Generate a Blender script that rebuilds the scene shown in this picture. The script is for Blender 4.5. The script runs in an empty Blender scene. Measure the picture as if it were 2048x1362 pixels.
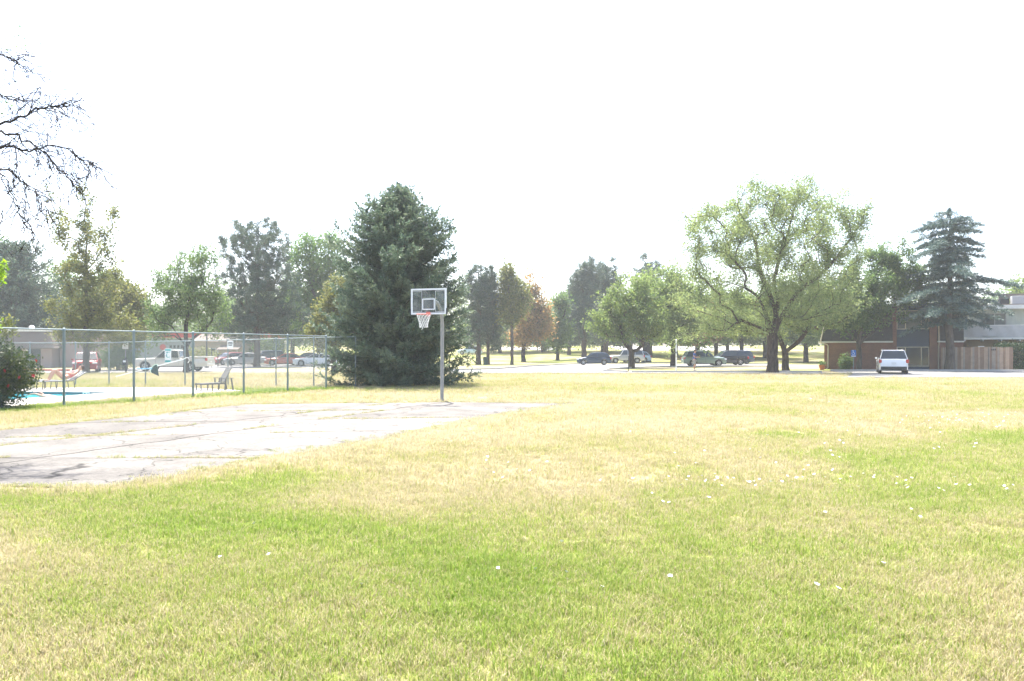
import bpy, bmesh, math, random
import numpy as np
from mathutils import Vector, Matrix
from mathutils.geometry import tessellate_polygon
PI = math.pi
# ------------------------------------------------------------------ camera, sky, sun, exposure
scene = bpy.context.scene
COL = scene.collection
CAM_H = 1.72
cam_data = bpy.data.cameras.new('camera')
cam_data.sensor_width = 36.0
cam_data.lens = 1577.0 / 2048.0 * 36.0
cam_data.shift_y = 20.0 / 2048.0
cam_data.clip_start = 0.05
cam_data.clip_end = 3000.0
cam = bpy.data.objects.new('camera', cam_data)
cam.location = (0, 0, CAM_H)
cam.rotation_euler = (PI / 2, 0, 0)
COL.objects.link(cam)
scene.camera = cam

SUN_VEC = Vector((-0.15, 0.38, 1.0)).normalized()
SUN_ELEV = math.asin(SUN_VEC.z)
SUN_AZ = math.atan2(SUN_VEC.x, SUN_VEC.y)
world = bpy.data.worlds.new('World')
scene.world = world
world.use_nodes = True
wn = world.node_tree.nodes
wl = world.node_tree.links
wn.clear()
w_out = wn.new('ShaderNodeOutputWorld')
w_bg = wn.new('ShaderNodeBackground')
w_sky = wn.new('ShaderNodeTexSky')
w_sky.sky_type = 'NISHITA'
w_sky.sun_disc = False
w_sky.sun_elevation = SUN_ELEV
w_sky.sun_rotation = SUN_AZ
w_sky.altitude = 1300
w_sky.air_density = 1.0
w_sky.dust_density = 10.0
w_sky.ozone_density = 1.0
w_bg.inputs['Strength'].default_value = 0.15
wl.new(w_sky.outputs[0], w_bg.inputs['Color'])
wl.new(w_bg.outputs[0], w_out.inputs['Surface'])

sun_data = bpy.data.lights.new('sun', 'SUN')
sun_data.energy = 3.7
sun_data.angle = math.radians(0.6)
sun_data.color = (1.0, 0.955, 0.88)
sun = bpy.data.objects.new('sun', sun_data)
sun.rotation_euler = SUN_VEC.to_track_quat('Z', 'Y').to_euler()
sun.location = (-10, 25, 60)
COL.objects.link(sun)

vs = scene.view_settings
vs.view_transform = 'Standard'
vs.look = 'None'
vs.exposure = 1.95
vs.gamma = 1.0
vs.use_curve_mapping = False
scene.cycles.use_denoising = True
scene.cycles.max_bounces = 8
scene.cycles.diffuse_bounces = 3
scene.cycles.glossy_bounces = 3
scene.cycles.transmission_bounces = 6
scene.cycles.transparent_max_bounces = 12
scene.cycles.volume_bounces = 1

# ------------------------------------------------------------------ helpers
FPX = 1577.0
HZN = 701.0
def terrain(x, y):
    t = np.clip((np.asarray(y, dtype=float) - 98.0) / 110.0, 0, 1)
    return 3.0 * t * t * (3 - 2 * t)
def at(px, py, Y):
    return Vector(((px - 1024.0) / FPX * Y, Y, CAM_H - (py - HZN) / FPX * Y))
def gx(px, Y):
    return (px - 1024.0) / FPX * Y
def gpt(px, py):
    Y = CAM_H * FPX / (py - HZN)
    return ((px - 1024.0) / FPX * Y, Y)

def setp(o, label=None, cat=None, group=None, kind=None):
    if label: o['label'] = label
    if cat: o['category'] = cat
    if group: o['group'] = group
    if kind: o['kind'] = kind
    return o
def thing(name, label, cat, loc=(0, 0, 0), rz=0.0, group=None):
    o = bpy.data.objects.new(name, None)
    o.empty_display_size = 0.2
    o.location = loc
    o.rotation_euler = (0, 0, rz)
    COL.objects.link(o)
    return setp(o, label, cat, group)
def link(name, me, mat=None, parent=None, loc=None):
    o = bpy.data.objects.new(name, me)
    if mat is not None:
        if me.materials: me.materials[0] = mat
        else: me.materials.append(mat)
    COL.objects.link(o)
    if parent is not None: o.parent = parent
    if loc is not None: o.location = loc
    return o

class MB:
    def __init__(s):
        s.v = []; s.f = []
    def add(s, vs, fs):
        b = len(s.v)
        s.v.extend([tuple(p) for p in vs])
        s.f.extend([tuple(i + b for i in f) for f in fs])
        return s
    def box(s, c, d, rz=0.0, mat=None):
        hx, hy, hz = d[0] / 2, d[1] / 2, d[2] / 2
        P = [(-hx, -hy, -hz), (hx, -hy, -hz), (hx, hy, -hz), (-hx, hy, -hz), (-hx, -hy, hz), (hx, -hy, hz), (hx, hy, hz), (-hx, hy, hz)]
        M = Matrix.Rotation(rz, 3, 'Z') if mat is None else mat
        c = Vector(c)
        return s.add([M @ Vector(p) + c for p in P], [(0, 3, 2, 1), (4, 5, 6, 7), (0, 1, 5, 4), (1, 2, 6, 5), (2, 3, 7, 6), (3, 0, 4, 7)])
    def bar(s, a, b, w, h, up=(0, 0, 1)):
        a = Vector(a); b = Vector(b); d = b - a
        L = d.length; d.normalize()
        up = Vector(up)
        side = d.cross(up)
        if side.length < 1e-4: side = d.cross(Vector((1, 0, 0)))
        side.normalize(); u = side.cross(d)
        M = Matrix((d, side, u)).transposed()
        return s.box((a + b) / 2, (L, w, h), mat=M)
    def tube(s, pts, rad, n=8, cap=True):
        pts = [Vector(p) for p in pts]
        if not hasattr(rad, '__len__'): rad = [rad] * len(pts)
        b = len(s.v)
        prev = None
        for i, p in enumerate(pts):
            d = (pts[min(i + 1, len(pts) - 1)] - pts[max(i - 1, 0)])
            if d.length < 1e-9: d = Vector((0, 0, 1))
            d.normalize()
            if prev is None:
                side = d.cross(Vector((0, 0, 1)))
                if side.length < 1e-3: side = d.cross(Vector((0, 1, 0)))
            else:
                side = prev - d * prev.dot(d)
                if side.length < 1e-6: side = d.orthogonal()
            side.normalize(); prev = side
            u = d.cross(side)
            for k in range(n):
                a = 2 * PI * k / n
                s.v.append(tuple(p + (side * math.cos(a) + u * math.sin(a)) * rad[i]))
        for i in range(len(pts) - 1):
            for k in range(n):
                k2 = (k + 1) % n
                s.f.append((b + i * n + k, b + i * n + k2, b + (i + 1) * n + k2, b + (i + 1) * n + k))
        if cap and n > 2:
            s.f.append(tuple(b + k for k in range(n))[::-1])
            s.f.append(tuple(b + (len(pts) - 1) * n + k for k in range(n)))
        return s
    def lathe(s, prof, n=16, M=None, close=False):
        b = len(s.v)
        for (r, z) in prof:
            for k in range(n):
                a = 2 * PI * k / n
                p = Vector((r * math.cos(a), r * math.sin(a), z))
                s.v.append(tuple(M @ p if M else p))
        m = len(prof)
        for i in range(m - 1 + (1 if close else 0)):
            j = (i + 1) % m
            for k in range(n):
                k2 = (k + 1) % n
                s.f.append((b + i * n + k, b + i * n + k2, b + j * n + k2, b + j * n + k))
        if not close:
            s.f.append(tuple(b + k for k in range(n))[::-1])
            s.f.append(tuple(b + (m - 1) * n + k for k in range(n)))
        return s
    def prism(s, poly, z0, z1):
        # vertical prism on a 2-D polygon (ccw)
        n = len(poly)
        b = len(s.v)
        for (x, y) in poly: s.v.append((x, y, z0))
        for (x, y) in poly: s.v.append((x, y, z1))
        for t in tessellate_polygon([[Vector((x, y, 0)) for x, y in poly]]):
            s.f.append((b + n + t[0], b + n + t[1], b + n + t[2]))
        for k in range(n):
            k2 = (k + 1) % n
            s.f.append((b + k, b + k2, b + n + k2, b + n + k))
        return s
    def mesh(s, name, smooth=None):
        me = bpy.data.meshes.new(name)
        me.from_pydata(s.v, [], s.f)
        if smooth is not None:
            me.shade_smooth()
            me.set_sharp_from_angle(angle=smooth)
        me.update()
        return me
    def build(s, name, mat=None, parent=None, loc=None, smooth=None, bevel=None, fixn=False):
        me = s.mesh(name, smooth)
        if fixn:
            bm = bmesh.new(); bm.from_mesh(me)
            bmesh.ops.recalc_face_normals(bm, faces=bm.faces)
            bm.to_mesh(me); bm.free()
        o = link(name, me, mat, parent, loc)
        if bevel:
            m = o.modifiers.new('bevel', 'BEVEL'); m.width = bevel; m.segments = 2; m.limit_method = 'ANGLE'
        return o

def copy_tree(o, parent=None):
    c = o.copy(); COL.objects.link(c); c.parent = parent
    for ch in list(o.children): copy_tree(ch, c)
    return c

# ------------------------------------------------------------------ materials
def new_mat(name):
    m = bpy.data.materials.new(name)
    m.use_nodes = True
    nt = m.node_tree
    return m, nt, nt.nodes['Principled BSDF'], nt.nodes['Material Output']
def rgba(c): return (c[0], c[1], c[2], 1.0)
def plain(name, c, rough=0.6, metal=0.0, spec=0.4, var=0.12, scale=6.0, bump=0.0, coat=0.0):
    m, nt, b, o = new_mat(name)
    N, L = nt.nodes, nt.links
    b.inputs['Roughness'].default_value = rough
    b.inputs['Metallic'].default_value = metal
    b.inputs['Specular IOR Level'].default_value = spec
    b.inputs['Coat Weight'].default_value = coat
    geo = N.new('ShaderNodeNewGeometry')
    nz = N.new('ShaderNodeTexNoise'); nz.inputs['Scale'].default_value = scale; nz.inputs['Detail'].default_value = 5
    L.new(geo.outputs['Position'], nz.inputs['Vector'])
    mx = N.new('ShaderNodeMix'); mx.data_type = 'RGBA'
    mx.inputs[6].default_value = rgba([max(0, x * (1 - var)) for x in c])
    mx.inputs[7].default_value = rgba([min(1, x * (1 + var)) for x in c])
    L.new(nz.outputs['Fac'], mx.inputs[0])
    L.new(mx.outputs[2], b.inputs['Base Color'])
    if bump:
        bp = N.new('ShaderNodeBump'); bp.inputs['Strength'].default_value = bump; bp.inputs['Distance'].default_value = 0.02
        L.new(nz.outputs['Fac'], bp.inputs['Height']); L.new(bp.outputs[0], b.inputs['Normal'])
    return m
def leaf_mat(name, cols, trans=0.35, rough=0.5, spec=0.25):
    """cols: colour stops driven by the per-leaf 'tint' attribute."""
    m, nt, b, o = new_mat(name)
    N, L = nt.nodes, nt.links
    a = N.new('ShaderNodeAttribute'); a.attribute_name = 'tint'
    r = N.new('ShaderNodeValToRGB')
    el = r.color_ramp.elements
    while len(el) < len(cols): el.new(0.5)
    for i, c in enumerate(cols):
        el[i].position = i / (len(cols) - 1)
        el[i].color = rgba(c)
    L.new(a.outputs['Fac'], r.inputs[0])
    b.inputs['Roughness'].default_value = rough
    b.inputs['Specular IOR Level'].default_value = spec
    L.new(r.outputs[0], b.inputs['Base Color'])
    t = N.new('ShaderNodeBsdfTranslucent')
    hs = N.new('ShaderNodeHueSaturation'); hs.inputs['Saturation'].default_value = 1.1; hs.inputs['Value'].default_value = 1.7
    L.new(r.outputs[0], hs.inputs['Color']); L.new(hs.outputs[0], t.inputs['Color'])
    mx = N.new('ShaderNodeMixShader'); mx.inputs[0].default_value = trans
    L.new(b.outputs[0], mx.inputs[1]); L.new(t.outputs[0], mx.inputs[2])
    L.new(mx.outputs[0], o.inputs['Surface'])
    return m
def bark_mat(name, c1, c2, sz=9.0):
    m, nt, b, o = new_mat(name)
    N, L = nt.nodes, nt.links
    geo = N.new('ShaderNodeNewGeometry')
    mp = N.new('ShaderNodeMapping'); mp.inputs['Scale'].default_value = (sz, sz, sz * 0.22)
    L.new(geo.outputs['Position'], mp.inputs['Vector'])
    nz = N.new('ShaderNodeTexNoise'); nz.inputs['Scale'].default_value = 1.0; nz.inputs['Detail'].default_value = 6; nz.inputs['Roughness'].default_value = 0.7
    L.new(mp.outputs[0], nz.inputs['Vector'])
    r = N.new('ShaderNodeValToRGB'); r.color_ramp.elements[0].position = 0.35; r.color_ramp.elements[1].position = 0.68
    r.color_ramp.elements[0].color = rgba(c1); r.color_ramp.elements[1].color = rgba(c2)
    L.new(nz.outputs['Fac'], r.inputs[0]); L.new(r.outputs[0], b.inputs['Base Color'])
    bp = N.new('ShaderNodeBump'); bp.inputs['Strength'].default_value = 0.8; bp.inputs['Distance'].default_value = 0.03
    L.new(nz.outputs['Fac'], bp.inputs['Height']); L.new(bp.outputs[0], b.inputs['Normal'])
    b.inputs['Roughness'].default_value = 0.9; b.inputs['Specular IOR Level'].default_value = 0.15
    return m
def brick_mat(name, c1, c2, mortar, w=0.2, h=0.068):
    m, nt, b, o = new_mat(name)
    N, L = nt.nodes, nt.links
    tc = N.new('ShaderNodeTexCoord')
    sp = N.new('ShaderNodeSeparateXYZ'); L.new(tc.outputs['Object'], sp.inputs[0])
    ad = N.new('ShaderNodeMath'); ad.operation = 'ADD'; L.new(sp.outputs['X'], ad.inputs[0]); L.new(sp.outputs['Y'], ad.inputs[1])
    cb = N.new('ShaderNodeCombineXYZ'); L.new(ad.outputs[0], cb.inputs['X']); L.new(sp.outputs['Z'], cb.inputs['Y'])
    br = N.new('ShaderNodeTexBrick'); br.inputs['Scale'].default_value = 1.0
    br.inputs['Brick Width'].default_value = w; br.inputs['Row Height'].default_value = h; br.inputs['Mortar Size'].default_value = 0.008
    br.inputs['Color1'].default_value = rgba(c1); br.inputs['Color2'].default_value = rgba(c2); br.inputs['Mortar'].default_value = rgba(mortar)
    L.new(cb.outputs[0], br.inputs['Vector'])
    nz = N.new('ShaderNodeTexNoise'); nz.inputs['Scale'].default_value = 1.3; nz.inputs['Detail'].default_value = 6
    L.new(tc.outputs['Object'], nz.inputs['Vector'])
    mx = N.new('ShaderNodeMix'); mx.data_type = 'RGBA'; mx.blend_type = 'MULTIPLY'; mx.inputs[0].default_value = 0.5
    L.new(br.outputs['Color'], mx.inputs[6]); L.new(nz.outputs['Fac'], mx.inputs[7])
    L.new(mx.outputs[2], b.inputs['Base Color'])
    bp = N.new('ShaderNodeBump'); bp.inputs['Strength'].default_value = 0.6; bp.inputs['Distance'].default_value = 0.01; bp.invert = True
    L.new(br.outputs['Fac'], bp.inputs['Height']); L.new(bp.outputs[0], b.inputs['Normal'])
    b.inputs['Roughness'].default_value = 0.85
    return m
def board_mat(name, c, step=0.2, dark=0.55):
    """vertical board siding: fine vertical grooves in the relief"""
    m, nt, b, o = new_mat(name)
    N, L = nt.nodes, nt.links
    tc = N.new('ShaderNodeTexCoord')
    sp = N.new('ShaderNodeSeparateXYZ'); L.new(tc.outputs['Object'], sp.inputs[0])
    ad = N.new('ShaderNodeMath'); ad.operation = 'ADD'; L.new(sp.outputs['X'], ad.inputs[0]); L.new(sp.outputs['Y'], ad.inputs[1])
    mo = N.new('ShaderNodeMath'); mo.operation = 'PINGPONG'; mo.inputs[1].default_value = step; L.new(ad.outputs[0], mo.inputs[0])
    gt = N.new('ShaderNodeMath'); gt.operation = 'GREATER_THAN'; gt.inputs[1].default_value = step * 0.08; L.new(mo.outputs[0], gt.inputs[0])
    nz = N.new('ShaderNodeTexNoise'); nz.inputs['Scale'].default_value = 2.0; nz.inputs['Detail'].default_value = 6
    L.new(tc.outputs['Object'], nz.inputs['Vector'])
    mx = N.new('ShaderNodeMix'); mx.data_type = 'RGBA'
    mx.inputs[6].default_value = rgba([x * 0.85 for x in c]); mx.inputs[7].default_value = rgba([min(1, x * 1.12) for x in c])
    L.new(nz.outputs['Fac'], mx.inputs[0]); L.new(mx.outputs[2], b.inputs['Base Color'])
    bp = N.new('ShaderNodeBump'); bp.inputs['Strength'].default_value = 1.0; bp.inputs['Distance'].default_value = 0.03
    L.new(gt.outputs[0], bp.inputs['Height']); L.new(bp.outputs[0], b.inputs['Normal'])
    b.inputs['Roughness'].default_value = 0.7
    return m
def paint_mat(name, c, rough=0.25, metal=0.0):
    return plain(name, c, rough=rough, metal=metal, spec=0.5, var=0.05, scale=3.0, coat=0.6)
def glass_mat(name, c=(0.02, 0.03, 0.035), rough=0.05):
    return plain(name, c, rough=rough, spec=0.6, var=0.1, scale=1.0)

M = {}
M['galv'] = plain('galvanised_steel', (0.20, 0.245, 0.255), rough=0.45, metal=0.55, var=0.2)
M['wire'] = plain('fence_wire', (0.30, 0.34, 0.35), rough=0.5, metal=0.4)
M['white_metal'] = plain('white_painted_metal', (0.72, 0.74, 0.74), rough=0.4)
M['grey_metal'] = plain('grey_painted_metal', (0.27, 0.27, 0.26), rough=0.5, var=0.2, scale=12)
M['black_metal'] = plain('black_painted_metal', (0.025, 0.027, 0.03), rough=0.5)
M['orange_metal'] = plain('faded_orange_metal', (0.62, 0.17, 0.13), rough=0.5)
M['net'] = plain('net_cord', (0.8, 0.8, 0.78), rough=0.9)
M['white'] = plain('white_paint', (0.78, 0.78, 0.76), rough=0.6)
M['tyre'] = plain('tyre_rubber', (0.018, 0.018, 0.018), rough=0.8)
M['rim'] = plain('alloy_rim', (0.55, 0.56, 0.57), rough=0.3, metal=0.7)
M['darkplastic'] = plain('dark_plastic', (0.03, 0.03, 0.032), rough=0.6)
M['glass'] = glass_mat('tinted_glass')
M['headlamp'] = plain('headlamp_lens', (0.7, 0.72, 0.74), rough=0.1, spec=0.7)
M['taillamp'] = plain('tail_lamp_lens', (0.42, 0.03, 0.025), rough=0.15, spec=0.6)
M['amber'] = plain('reflector', (0.45, 0.08, 0.05), rough=0.3)
M['plate'] = plain('number_plate', (0.6, 0.6, 0.58), rough=0.5)
M['kerb'] = plain('kerb_concrete', (0.42, 0.40, 0.37), rough=0.9, var=0.2, scale=4)
M['skin'] = plain('skin', (0.42, 0.235, 0.16), rough=0.55, var=0.06)
M['hair'] = plain('dark_hair', (0.05, 0.025, 0.018), rough=0.7)
# ------------------------------------------------------------------ ground
_tab = np.random.RandomState(7).rand(256, 256)
def vnoise(x, y, s, seed=0):
    x = np.asarray(x, float) * s + seed * 17.3; y = np.asarray(y, float) * s + seed * 9.1
    xi = np.floor(x).astype(int); yi = np.floor(y).astype(int)
    fx = x - xi; fy = y - yi
    fx = fx * fx * (3 - 2 * fx); fy = fy * fy * (3 - 2 * fy)
    g = lambda a, b: _tab[a % 256, b % 256]
    return (g(xi, yi) * (1 - fx) + g(xi + 1, yi) * fx) * (1 - fy) + (g(xi, yi + 1) * (1 - fx) + g(xi + 1, yi + 1) * fx) * fy
def fbm(x, y, s, seed=0, o=4):
    t = 0; a = 0.5; n = 0
    for i in range(o):
        t = t + a * vnoise(x, y, s * 2 ** i, seed + i); n += a; a *= 0.55
    return t / n
def inside(px, py, poly):
    px = np.asarray(px, float); py = np.asarray(py, float)
    r = np.zeros(px.shape, bool)
    n = len(poly)
    for i in range(n):
        x1, y1 = poly[i]; x2, y2 = poly[(i + 1) % n]
        c = ((y1 > py) != (y2 > py))
        with np.errstate(divide='ignore', invalid='ignore'):
            xx = (x2 - x1) * (py - y1) / (y2 - y1 + 1e-12) + x1
        r ^= c & (px < xx)
    return r
def seg_dist(px, py, a, b):
    ax, ay = a; bx, by = b
    dx, dy = bx - ax, by - ay
    t = np.clip(((px - ax) * dx + (py - ay) * dy) / (dx * dx + dy * dy), 0, 1)
    return np.hypot(px - ax - t * dx, py - ay - t * dy)

FENCE_A, FENCE_B = (-14.84, 22.0), (-8.30, 35.2)      # front run of the pool fence
BACK_A, BACK_B = (-23.4, 38.6), (-11.45, 37.4)          # back run
COURT = [(-13.2, 9.3), (-6.5, 9.95), (-5.2, 9.8), (-4.6, 10.4), (-4.1, 12.1), (-2.55, 15.1), (-1.4, 18.2), (-0.3, 21.0), (2.3, 25.55), (-2.3, 26.15), (-8.5, 25.1), (-9.8, 20.6), (-11.1, 16.6), (-16.5, 12.0)]
DECK = [(-31.0, 20.5), (-16.9, 20.5), (-15.3, 23.7), (-14.5, 25.6), (-13.7, 28.9), (-12.4, 31.2), (-11.35, 33.1), (-11.9, 33.9), (-14.5, 35.7), (-16.5, 36.1), (-20.4, 35.9), (-31.0, 35.3)]
POOL = [(-28.0, 23.0), (-18.7, 23.0), (-17.5, 27.3), (-16.75, 29.2), (-16.25, 31.5), (-16.5, 32.0), (-20.0, 32.5), (-28.0, 33.0)]

def dryness(x, y):
    x = np.asarray(x, float); y = np.asarray(y, float)
    t = np.clip((y - 7.6) / 6.0, 0, 1)
    d = 0.49 + 0.25 * t * t * (3 - 2 * t)
    d = d - 0.22 * np.clip((y - 68) / 34.0, 0, 1)
    def blob(cx, cy, rx, ry, a):
        return a * np.exp(-(((x - cx) / rx) ** 2 + ((y - cy) / ry) ** 2))
    band = np.full(x.shape, 1e9)
    for a_, b_ in (((-8.0, 9.1), (-5.0, 8.7)), ((-5.0, 8.7), (-2.2, 7.7)), ((-2.2, 7.7), (-0.3, 6.4)), ((-0.3, 6.4), (0.1, 5.2)), ((0.1, 5.2), (0.5, 4.0))):
        band = np.minimum(band, seg_dist(x, y, a_, b_))
    d = d - 0.30 * np.exp(-(band / 0.95) ** 2)
    d = d + blob(-2.6, 4.4, 1.7, 0.8, 0.22) + blob(-4.6, 6.4, 1.6, 0.7, 0.22) + blob(3.9, 7.7, 2.6, 1.2, 0.20) + blob(2.6, 4.7, 1.7, 0.9, 0.10)
    d = d + blob(8.2, 14.2, 4.6, 3.0, -0.20) + blob(2.4, 17.2, 5.0, 2.6, 0.25) + blob(1.5, 9.9, 3.2, 1.0, 0.10)
    d = d + blob(12, 26, 9, 5, -0.18) + blob(-1.2, 12.4, 1.0, 0.8, -0.2) + blob(-2.9, 10.6, 2.0, 1.2, -0.15)
    dc = np.full(x.shape, 1e9)
    for i in range(len(COURT)):
        dc = np.minimum(dc, seg_dist(x, y, COURT[i], COURT[(i + 1) % len(COURT)]))
    d = d + 0.42 * np.exp(-(dc / 0.55) ** 2)
    df = seg_dist(x, y, (-17.0, 17.6), FENCE_B)
    d = d - 0.75 * np.exp(-(df / 0.9) ** 2)
    d = d + blob(-10.8, 33.9, 2.2, 2.0, -0.6) + blob(-6.8, 34.0, 2.6, 1.2, -0.35)
    d = d + blob(30, 69.5, 14, 2.2, -0.6) + blob(-14, 48, 14, 8, -0.06)
    n = fbm(x, y, 0.55, 3, 4) - 0.5
    n2 = fbm(x, y, 0.14, 11, 3) - 0.5
    return np.clip(d + n * 0.75 + n2 * 0.55, 0, 1)

GREEN = (0.155, 0.235, 0.032); GREEN2 = (0.270, 0.310, 0.075); DRY = (0.350, 0.298, 0.165); STRAW = (0.425, 0.380, 0.250)
def lawn_mat(name, blades):
    m, nt, b, o = new_mat(name)
    N, L = nt.nodes, nt.links
    a = N.new('ShaderNodeAttribute'); a.attribute_name = 'dry'
    if blades: a.attribute_type = 'INSTANCER'
    geo = N.new('ShaderNodeNewGeometry')
    nz = N.new('ShaderNodeTexNoise'); nz.inputs['Scale'].default_value = 60.0 if blades else 5.0; nz.inputs['Detail'].default_value = 8; nz.inputs['Roughness'].default_value = 0.75
    L.new(geo.outputs['Position'], nz.inputs['Vector'])
    mr = N.new('ShaderNodeMapRange'); mr.inputs['From Min'].default_value = 0.25; mr.inputs['From Max'].default_value = 0.75
    mr.inputs['To Min'].default_value = -0.3 if blades else -0.36; mr.inputs['To Max'].default_value = 0.3 if blades else 0.36
    L.new(nz.outputs['Fac'], mr.inputs['Value'])
    ad = N.new('ShaderNodeMath'); ad.operation = 'ADD'; ad.use_clamp = True
    L.new(a.outputs['Fac'], ad.inputs[0]); L.new(mr.outputs[0], ad.inputs[1])
    if blades:
        bt = N.new('ShaderNodeAttribute'); bt.attribute_name = 'tint'
        ad.use_clamp = False
        ad2 = N.new('ShaderNodeMath'); ad2.operation = 'ADD'; ad2.use_clamp = True
        L.new(ad.outputs[0], ad2.inputs[0]); L.new(bt.outputs['Fac'], ad2.inputs[1]); ad = ad2
    r = N.new('ShaderNodeValToRGB'); el = r.color_ramp.elements
    el.new(0.5); el.new(0.7)
    for i, (p, c) in enumerate(((0.08, GREEN), (0.38, GREEN2), (0.62, DRY), (1.0, STRAW))):
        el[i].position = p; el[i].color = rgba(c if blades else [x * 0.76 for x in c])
    L.new(ad.outputs[0], r.inputs[0])
    L.new(r.outputs[0], b.inputs['Base Color'])
    b.inputs['Roughness'].default_value = 0.75 if blades else 0.95
    b.inputs['Specular IOR Level'].default_value = 0.3 if blades else 0.1
    if blades:
        t = N.new('ShaderNodeBsdfTranslucent')
        hs = N.new('ShaderNodeHueSaturation'); hs.inputs['Value'].default_value = 1.4
        L.new(r.outputs[0], hs.inputs['Color']); L.new(hs.outputs[0], t.inputs['Color'])
        mx = N.new('ShaderNodeMixShader'); mx.inputs[0].default_value = 0.38
        L.new(b.outputs[0], mx.inputs[1]); L.new(t.outputs[0], mx.inputs[2]); L.new(mx.outputs[0], o.inputs['Surface'])
    else:
        n2 = N.new('ShaderNodeTexNoise'); n2.inputs['Scale'].default_value = 22.0; n2.inputs['Detail'].default_value = 6
        L.new(geo.outputs['Position'], n2.inputs['Vector'])
        bp = N.new('ShaderNodeBump'); bp.inputs['Strength'].default_value = 0.7; bp.inputs['Distance'].default_value = 0.05
        L.new(n2.outputs['Fac'], bp.inputs['Height']); L.new(bp.outputs[0], b.inputs['Normal'])
    return m
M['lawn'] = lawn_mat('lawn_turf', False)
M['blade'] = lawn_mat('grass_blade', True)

def axis(segs):
    out = []
    for a, b, st in segs:
        n = max(1, int(round((b - a) / st)))
        out += list(np.linspace(a, b, n, endpoint=False))
    return np.array(out + [segs[-1][1]])
XS = axis([(-300, -60, 12), (-60, -32, 2), (-32, 30, 0.5), (30, 60, 1.5), (60, 300, 12)])
YS = axis([(-25, -2, 3), (-2, 45, 0.5), (45, 110, 1.5), (110, 210, 4), (210, 420, 15)])
GX, GY = np.meshgrid(XS, YS)
ni, nj = GX.shape
dec = inside(GX, GY, DECK)
V = np.stack([GX.ravel(), GY.ravel(), terrain(GX, GY).ravel()], 1)
faces = []
for i in range(ni - 1):
    for j in range(nj - 1):
        if dec[i, j] and dec[i + 1, j] and dec[i, j + 1] and dec[i + 1, j + 1]: continue
        a = i * nj + j
        faces.append((a, a + 1, a + nj + 1, a + nj))
me = bpy.data.meshes.new('lawn')
me.from_pydata(V.tolist(), [], faces)
at_ = me.attributes.new('dry', 'FLOAT', 'POINT')
at_.data.foreach_set('value', dryness(GX, GY).ravel().astype(np.float32))
lawn = link('lawn', me, M['lawn'])
setp(lawn, 'wide patchy lawn of green and sun-dried straw grass', 'lawn', kind='structure')

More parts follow.
